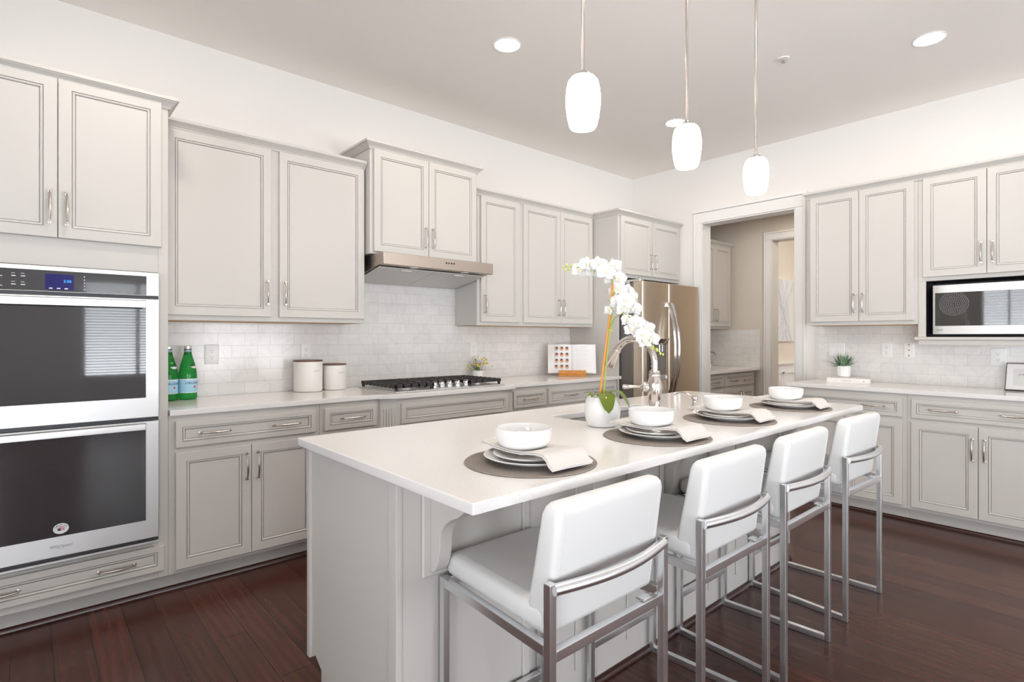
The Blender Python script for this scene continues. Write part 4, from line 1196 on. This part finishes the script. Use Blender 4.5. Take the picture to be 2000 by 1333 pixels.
# ------------------------------------------------------------------ orchid
oc = V((1.752, 1.432, CT + .0003))
RV = V((.750, -.661, 0)); FV = V((.661, .750, 0))      # to the right / away, as one stands at the island end
def OP(r, z, d=0.0): return V((oc.x, oc.y, 0)) + RV * r + FV * d + V((0, 0, z))
orc = thing('potted_orchid', 'tall white artificial orchid in a rounded white pot on the island', 'potted plant', oc)
prof = [(.050, 0), (.058, .003), (.066, .02), (.0715, .05), (.072, .075), (.068, .100), (.060, .120), (.0555, .121), (.0555, .108)]
MB().lathe(prof, 36, oc).build('pot', 'pot_white', orc)
MB().lathe([(.0553, .104), (.030, .110), (.004, .112)], 24, oc).build('moss', 'herb', orc)
def oleaf(r, d, L, wd, up, droop):
    mb = MB(); b0 = OP(0, CT + .112); hd_ = (RV * r + FV * d).normalized(); side = hd_.cross(V((0, 0, 1))).normalized()
    def fn(u, v):
        t = u; s_ = v * 2 - 1
        w_ = wd * (.14 + .86 * (min(t, .58) / .58) ** 1.1 if t < .58 else math.sqrt(max(0, 1 - ((t - .58) / .42) ** 2)))
        p = b0 + hd_ * (L * t) + V((0, 0, up * t - droop * t ** 2.6))
        return tuple(p + side * (s_ * w_) + V((0, 0, .20 * w_ * abs(s_))))
    mb.grid(fn, 18, 8)
    return mb.build('leaf', 'orchid_leaf', orc, fixn=False, ang=1.2)
oleaf(-1.0, .15, .085, .022, .045, .030)
oleaf(-.7, -.7, .080, .024, .050, .040)
oleaf(.10, -1.0, .098, .034, .085, .135)
oleaf(1.0, -.45, .112, .033, .100, .135)
oleaf(.5, .9, .085, .028, .055, .03)
px = 2.272 / 1071.4
def PX(x, y, d=0.0): return OP((x - 1174) * px, 1.28 - (y - 658) * px, d)
MB().tube([PX(1169, 770), PX(1178, 700), PX(1189, 610), PX(1194, 556)], [.0048, .0048, .0042, .004], 8).build('stake', 'stake', orc)
MB().tube([PX(1176, 770, -.006), PX(1182, 700, -.006), PX(1189, 640, -.004), PX(1195, 575), PX(1192, 548), PX(1176, 534, .0), PX(1150, 527, .01), PX(1126, 524, .015), PX(1100, 523, .02)], [.0036, .0034, .0032, .003, .0028, .0026, .0024, .002, .0012], 7).build('flower_spike', 'stem', orc)
MB().tube([PX(1186, 648, -.006), PX(1196, 622, -.02), PX(1212, 612, -.03), PX(1232, 628, -.03), PX(1252, 655, -.03), PX(1268, 676, -.025), PX(1278, 686, -.02), PX(1288, 691, -.02)], [.003, .0028, .0026, .0024, .0022, .002, .0016, .0012], 7).build('flower_spike', 'stem', orc)
for (x, y) in ((1190, 587), (1189, 646)):
    p = PX(x, y, -.003)
    MB().tube([p + RV * (.010 * math.cos(a)) + FV * (.008 * math.sin(a)) + V((0, 0, .002 * math.sin(2 * a))) for a in [k * PI / 6 for k in range(13)]], .002, 6).build('clip', 'bud', orc)
def orchid_flower(p, size, yaw, pitch, roll):
    Rm = Matrix.Translation(p) @ Matrix.Rotation(yaw, 4, 'Z') @ Matrix.Rotation(pitch, 4, 'X') @ Matrix.Rotation(roll, 4, 'Y')
    mb = MB(Rm)
    def petal(ang, L, wd, cup):
        ca, sa = math.cos(ang), math.sin(ang)
        def fn(u, v):
            s_ = v * 2 - 1
            w_ = wd * math.sin(PI * min(1, .08 + .92 * u) ** .75) ** .7 if u < 1 else 0
            rr_ = L * u; xx = s_ * w_
            dep = -cup * L * (u ** 2) + .12 * abs(s_) ** 2 * w_ - .004 * math.sin(3 * s_ + 5 * u) * u
            return (rr_ * ca - xx * sa, dep, rr_ * sa + xx * ca)
        mb.grid(fn, 8, 6)
    for a in (PI / 2, PI * 1.20, PI * 1.80): petal(a, size * .95, size * .36, -.15)
    for a in (PI * .06, PI * .94): petal(a, size, size * .56, .10)
    o_ = mb.build('flower', 'petal', orc, fixn=False, ang=1.5)
    lb = MB(Rm)
    lb.tube([(0, -.002, .002), (0, -.010, -.002), (0, -.017, -.010), (0, -.013, -.017)], [.003, .0055, .0045, .001], 8)
    for s_ in (-1, 1):
        lb.tube([(0, -.006, 0), (s_ * .008, -.011, .001), (s_ * .010, -.015, .006)], [.003, .004, .001], 6)
    lb.build('lip', 'lip', o_)
CY = YAW - PI / 2          # turn so a flower faces the island end
random.seed(21)
FL = [(1130, 528, 20, .02, .5), (1144, 519, 19, .0, .25), (1155, 530, 18, .03, .1), (1166, 519, 20, -.01, .2), (1178, 535, 22, -.03, -.1), (1196, 523, 20, .0, -.35), (1204, 546, 20, -.01, -.6), (1190, 545, 17, .03, .2),
      (1207, 566, 19, .0, -.3), (1199, 572, 17, .015, .3), (1172, 522, 17, .02, .0), (1199, 592, 19, -.02, .45), (1214, 590, 21, -.045, .0), (1226, 583, 20, -.01, -.4), (1232, 604, 20, -.02, -.5), (1211, 606, 19, -.03, .3), (1186, 607, 15, -.01, .6), (1222, 570, 18, .01, -.1),
      (1218, 626, 17, -.035, .4), (1234, 632, 20, -.045, -.1), (1226, 645, 17, -.03, .2), (1246, 655, 21, -.045, .2), (1258, 642, 18, -.02, -.3), (1266, 662, 19, -.025, -.5), (1252, 668, 16, -.03, .1)]
for (x, y, s_, d, yw) in FL:
    orchid_flower(PX(x, y, d), s_ * px * .92, CY + yw + random.uniform(-.15, .15), random.uniform(-.25, .2), random.uniform(-.3, .3))
for (x, y, rd) in ((1100, 523, 2.0), (1103, 529, 2.2), (1106, 519, 2.4), (1111, 527, 2.8), (1117, 521, 3.4), (1268, 678, 3.6), (1276, 683, 3.0), (1283, 690, 2.4), (1288, 692, 2)):
    p = PX(x, y, .018 if x < 1200 else -.02); r_ = rd * px
    MB().lathe([(r_ * .2, -r_ * 1.3), (r_ * .85, -r_ * .5), (r_, .1 * r_), (r_ * .6, r_ * .9), (r_ * .1, r_ * 1.3)], 10, p).build('bud', 'bud', orc)

# ------------------------------------------------------------------ place settings
MT = CT + .0003
def placemat_mesh():
    mb = MB(); n = 72
    prof = [(.0, .0)]
    rings = [(.190, 0), (.192, .0015), (.190, .0035)]
    for k in range(16):
        r_ = .186 - k * .0116
        rings += [(r_, .0042), (r_ - .005, .0034)]
    mb.lathe(rings[:-1], n)
    return mb
mats_ = [(1.093, 1.160), (1.714, 1.150), (2.300, 1.175), (2.935, 1.172)]
who = ['nearest the camera', 'second from the camera, in front of the orchid', 'third from the camera, beside the soap dispenser', 'farthest from the camera at the island end']
stool_ref = ['nearest place setting', 'second place setting', 'third place setting', 'farthest place setting']
def proto(mbuild, name, m_, label, cat, group, **kw):
    o_ = mbuild.build(name, m_, **kw); tag(o_, label, cat, group); return o_
def plate_prof(r, h, foot): return [(foot - .006, .002), (foot - .003, 0), (foot, 0), (foot + .003, .003), (r * .86, h * .52), (r * .96, h * .80), (r - .001, h - .001), (r, h), (r - .002, h + .0012), (r * .955, h * .80 + .004), (r * .80, h * .42 + .004), (foot - .01, .0055), (.01, .005)]
pm = placemat_mesh().build('placemat', 'woven'); tag(pm, '', 'placemat', 'woven placemats on the island')
dpl = MB().lathe(plate_prof(.141, .019, .088), 56).build('dinner_plate', 'white_ceramic', ang=.9); tag(dpl, '', 'plate', 'dinner plates on the island')
spl = MB().lathe(plate_prof(.108, .015, .066), 48).build('salad_plate', 'white_ceramic', ang=.9); tag(spl, '', 'plate', 'salad plates on the island')
bwl = MB().lathe([(.040, .002), (.042, 0), (.046, 0), (.049, .002), (.064, .006), (.074, .014), (.0795, .026), (.0815, .042), (.082, .0565), (.082, .0585), (.080, .0592), (.0785, .0575), (.077, .042), (.074, .027), (.066, .015), (.050, .009), (.01, .0075)], 56).build('bowl', 'white_ceramic', ang=.9); tag(bwl, '', 'bowl', 'white bowls on the island')
def napkin_mesh():
    mb = MB(); nu, nv = 40, 14; th_ = .0035
    def zc(y):      # y runs from +.14 (far) to -.165 (near edge)
        keys = [(.150, .0225), (.120, .0235), (.095, .0215), (.06, .0185), (0, .0165), (-.05, .0185), (-.09, .0245), (-.112, .0275), (-.142, .0275), (-.158, .0170), (-.168, .0030), (-.182, -.0040)]
        for (a, za), (b, zb_) in zip(keys, keys[1:]):
            if b <= y <= a: 
                t = (a - y) / (a - b); t = t * t * (3 - 2 * t); return za + (zb_ - za) * t
        return keys[-1][1]
    def layer(dx0, dx1, yb_, off, wob):
        def f(top):
            def fn(u, v):
                y = yb_ + (-.182 - yb_) * u; x = dx0 + (dx1 - dx0) * v + .010 * (u - .5) * 0
                x += .016 * max(0, u - .55) * 2 * (v - .3)
                z = zc(y) + off + wob * math.sin(7 * v + 5 * u) * .5 + (th_ if top else 0)
                return (x, y, z)
            return fn
        ft, fb = f(True), f(False)
        loops = []
        for i in range(nu + 1):
            u = i / nu
            loops.append([ft(u, j / nv) for j in range(nv + 1)] + [fb(u, j / nv) for j in range(nv, -1, -1)])
        mb.loft(loops)
    layer(-.040, .100, .145, 0, .0006)
    layer(-.036, .104, .132, .0042, .0012)
    return mb
nap = napkin_mesh().build('napkin', 'linen', ang=1.0); tag(nap, '', 'napkin', 'grey linen napkins on the island')
bofs = [(-.012, .015), (-.014, .012), (-.014, .020), (-.020, .012)]
for i, (mx_, my_) in enumerate(mats_):
    def put(o_, loc, rz, lab):
        q = o_ if i == 0 else o_.copy()
        if i: COL.objects.link(q)
        q.location = loc; q.rotation_euler = (0, 0, rz); q['label'] = lab
        return q
    put(pm, (mx_, my_, MT), .3 * i, 'round woven grey placemat ' + who[i])
    put(dpl, (mx_ + .002, my_ - .006, MT + .0048), 0, 'large white dinner plate on the placemat ' + who[i])
    put(spl, (mx_ + .0, my_ + .0, MT + .0120), 0, 'smaller white plate under the napkin, setting ' + who[i])
    put(nap, (mx_ + .004, my_ - .004, MT + .0125), (-.02, .0, .02, .03)[i], 'folded light grey napkin under the bowl ' + who[i])
    put(bwl, (mx_ + bofs[i][0], my_ + bofs[i][1], MT + .0405), 0, 'white ceramic bowl on the napkin ' + who[i])

# ------------------------------------------------------------------ bar stools
def make_stool():
    r = thing('bar_stool', '', 'stool', (0, 0, 0), 'white leather counter stools at the island')
    t = .0105; wx = .218; wf = .192           # half tube width, half spacing of the rear and front legs
    yr, yfr = 0.0, .445                        # rear (room side) and front (island side)
    # seat cushion
    n = 12
    def cushion(x0, x1, y0, y1, z0, z1, crown, rad=.022):
        loops = []
        for (ins, z) in ((.012, z0), (.003, z0 + .006), (0, z0 + .016), (0, z1 - .022), (.004, z1 - .010), (.014, z1 - .003), (.03, z1), ):
            loops.append([(p[0] * (1 - .115 * (p[1] - y0) / (y1 - y0)), p[1], p[2]) for p in rr(x0 + ins, x1 - ins, y0 + ins, y1 - ins, rad, z)])
        mb = MB().loft(loops, True, False)
        nn2 = len(loops[-1]); base = len(mb.v) - nn2
        cxx, cyy = (x0 + x1) / 2, (y0 + y1) / 2
        prev = loops[-1]; lp = []
        for k, (f_, zz) in enumerate(((.75, z1 + crown * .55), (.45, z1 + crown * .9), (.12, z1 + crown))):
            lp.append([(cxx + (p[0] - cxx) * f_, cyy + (p[1] - cyy) * f_, zz) for p in prev])
        mb.loft([prev] + lp, False, True)
        return mb
    cushion(-wx + .012, wx - .012, .035, yfr + .012, .602, .664, .006).build('seat', 'leather', r, ang=1.0)
    # backrest: padded slab leaning back slightly
    mb = MB(); loops = []
    zb_, zt_ = .598, .905; H = zt_ - zb_
    x0, x1 = -wx + .017, wx - .007
    def brow(f, ins):
        z = zb_ + H * f
        yb2 = .028 - .042 * f; yf2 = yb2 + .080 - .022 * f
        c_ = rr(x0 + ins, x1 - ins, yb2 + ins * .8, yf2 - ins * .8, min(.016, (yf2 - yb2 - ins * 1.6) * .45), z)
        return c_
    for f, ins in ((0, .010), (.015, .003), (.05, 0), (.3, 0), (.6, 0), (.9, 0), (.955, .004), (.985, .011), (1.0, .022)):
        loops.append(brow(f, ins))
    MB().loft(loops).build('backrest', 'leather', r, ang=1.0)
    for xx in (x0 + .020, x1 - .020):
        MB().tube([(xx, .0277 - .042 * f + (.0012 if f > .93 else 0), zb_ + H * f) for f in (.06, .3, .6, .9, .945)], .0009, 5).build('seam', 'leather', r)
    B = lambda nm, *bs: None
    def part(nm, boxes):
        mb = MB()
        for b in boxes: mb.box(*b)
        return mb.build(nm, 'stool_steel', r, bevel=.0022, seg=2)
    for s_ in (-1, 1):
        xa, xb = s_ * wx - t, s_ * wx + t
        part('rear_leg', [(xa, yr - t, .0005, xb, yr + t, .737)])
        fa0, fb0 = s_ * wf - t, s_ * wf + t
        part('front_leg', [(fa0, yfr - t, .0005, fb0, yfr + t, .5995)])
        for nm, za, zb2 in (('floor_rail', .0005, .0255), ('side_rail', .574, .599)):
            ya, yb3 = yr + t + .0003, yfr - t - .0003
            MB().loft([[(xa, ya, z), (xb, ya, z), (fb0, yb3, z), (fa0, yb3, z)] for z in (za, zb2)]).build(nm, 'stool_steel', r, bevel=.0022, seg=2)
    part('rear_rail', [(-wx + t + .0003, yr - t, .562, wx - t - .0003, yr + t, .587)])
    part('front_rail', [(-wf + t + .0003, yfr - t, .574, wf - t - .0003, yfr + t, .599)])
    part('footrest', [(-wf + t + .0003, yfr - t, .155, wf - t - .0003, yfr + t, .180)])
    n = 16
    pts = [(-wx + t * .6 + (2 * wx - 1.2 * t) * k / n, yr - .006 - .030 * math.sin(PI * k / n), .722) for k in range(n + 1)]
    MB().tube(pts, .0135, 12).build('back_rail', 'stool_steel', r)
    for s_ in (1,):
        part('mounting_tab', [(s_ * (wx - .075) - .018, yr - t + .003, .5873, s_ * (wx - .075) + .018, yr + .022, .5945)])
    return r
stl = make_stool()
SL = ['white leather bar stool nearest the camera, at the near corner of the island', 'white leather bar stool second from the near corner of the island',
      'white leather bar stool third from the near corner of the island', 'white leather bar stool farthest from the camera, at the far end of the island']
SP = [(1.078, .850, 0), (1.712, .850, 0), (2.300, .852, 0), (2.970, .850, -.035)]
for i, (x_, y_, rz) in enumerate(SP):
    if i == 0:
        stl.location = (x_, y_, 0); stl.rotation_euler = (0, 0, rz); stl['label'] = SL[0]
    else:
        dup(stl, (x_, y_, 0), rz, SL[i])

# ------------------------------------------------------------------ pendants, recessed lamps, sprinkler
def pendant():
    zt = 2.15; k = .79
    r = thing('pendant_lamp', '', 'pendant lamp', (0, 0, zt - .172), 'frosted glass pendants over the island')
    MB().lathe([(.060, CEIL - .022), (.062, CEIL - .006), (.062, CEIL - .0005)], 28).build('canopy', 'nickel', r)
    MB().tube([(0, 0, zt + .018), (0, 0, CEIL - .0222)], .0055, 12).build('rod', 'nickel', r)
    MB().lathe([(.027, zt + .0005), (.025, zt + .008), (.014, zt + .011), (.010, zt + .0185)], 24).build('cap', 'nickel', r)
    prof = [(.030, 2.123), (.050, 2.124), (.056, 2.135), (.0635, 2.17), (.069, 2.215), (.0705, 2.25), (.067, 2.29), (.060, 2.32), (.048, 2.336), (.030, 2.3415)]
    MB().lathe([(a * .83, zt + (b - 2.3415) * k) for a, b in prof], 36).build('glass_shade', 'shade', r)
    return r
pd = pendant()
PL = ['glowing frosted glass pendant nearest the camera, leftmost of three', 'glowing frosted glass pendant in the middle of the three', 'glowing frosted glass pendant farthest away, rightmost of three']
for i, x_ in enumerate((1.392, 2.035, 2.66)):
    if i == 0: pd.location = (x_, 1.22, 1.978); pd['label'] = PL[0]
    else: dup(pd, (x_, 1.22, 1.978), 0, PL[i])
def downlight(x_, y_, z_, label, grp='recessed ceiling lamps'):
    r = thing('recessed_light', label, 'ceiling light', (x_, y_, z_ - .006), grp)
    MB().lathe([(.072, -.0005), (.086, -.0005), (.086, -.003), (.078, -.006), (.072, -.004)], 32, (x_, y_, z_), False, False).build('trim_ring', 'trim', r)
    MB().lathe([(.0715, -.0025), (.071, -.0035), (.02, -.0045)], 32, (x_, y_, z_)).build('lens', 'lamp', r)
downlight(2.175, 2.512, CEIL, 'round recessed ceiling light left of the pendants, toward the range wall')
downlight(4.01, 2.508, CEIL, 'round recessed ceiling light partly behind the middle pendant')
downlight(4.01, .806, CEIL, 'round recessed ceiling light at upper right, toward the microwave wall')
downlight(2.175, .806, CEIL, 'round recessed ceiling light outside the view, above the stools')
downlight(.34, 2.512, CEIL, 'round recessed ceiling light outside the view, in front of the ovens')
downlight(.34, .806, CEIL, 'round recessed ceiling light outside the view, above the viewer')
downlight(5.85, 2.35, PC, 'unseen recessed ceiling light added to brighten the pantry')  # no fixture in view; put in to brighten the pantry
for q in (7.6, 8.9, 10.1): downlight(q, 1.8, 2.9, 'unseen ceiling light added to brighten the far cream room, %s' % {7.6: 'nearest its doorway', 8.9: 'middle of the row', 10.1: 'by the far wall'}[q])  # invented lamps that light the room beyond the pantry
spk = thing('fire_sprinkler', 'small white fire sprinkler on the ceiling right of the pendants', 'sprinkler', (3.60, 1.476, CEIL - .03))
MB().lathe([(.036, -.0005), (.034, -.006), (.012, -.009)], 24, (3.60, 1.476, CEIL)).build('escutcheon', 'trim', spk)
MB().lathe([(.006, -.009), (.005, -.022), (.014, -.024), (.014, -.026)], 14, (3.60, 1.476, CEIL)).build('head', 'nickel', spk)

# ------------------------------------------------------------------ pantry faucet and far-room picture
pfc = V((6.10, 3.38, CT + .0003))
pft = thing('bar_faucet', 'small nickel faucet on the pantry worktop', 'faucet', pfc)
MB().lathe([(.022, 0), (.02, .01), (.012, .02), (.012, .05)], 16, pfc).build('base', 'nickel', pft)
MB().tube([pfc + V((0, 0, .05)), pfc + V((0, 0, .14)), pfc + V((0, -.04, .18)), pfc + V((0, -.09, .17)), pfc + V((0, -.10, .14))], .008, 10).build('spout', 'nickel', pft)
for s_ in (-1, 1):
    MB().tube([pfc + V((s_ * .07, 0, 0)), pfc + V((s_ * .07, 0, .04)), pfc + V((s_ * .10, -.01, .05))], [.014, .010, .006], 10).build('tap', 'nickel', pft)
art = thing('canvas_picture', 'white canvas with grey swirling line drawing on the far cream wall', 'picture', (7.68, FY - .02, 1.21))
MB().box(7.38, FY - .035, 1.215, 7.985, FY - .0005, 2.06).build('canvas', 'canvas', art, bevel=.002)
mb = MB(); random.seed(5)
for k in range(15):
    pts = []
    for j in range(25):
        t = j / 24
        x_ = 7.70 + .040 * (k - 7) * (.25 + abs(t - .42) ** 1.5 * 2.6) + .055 * math.sin(t * (6 + k % 4) + k * 1.7)
        x_ = max(7.395, min(7.97, x_))
        pts.append((x_, FY - .0365, 1.225 + .82 * t))
    mb.tube(pts, random.uniform(.0015, .0038), 4)
mb.build('line_drawing', 'faint_ink', art)
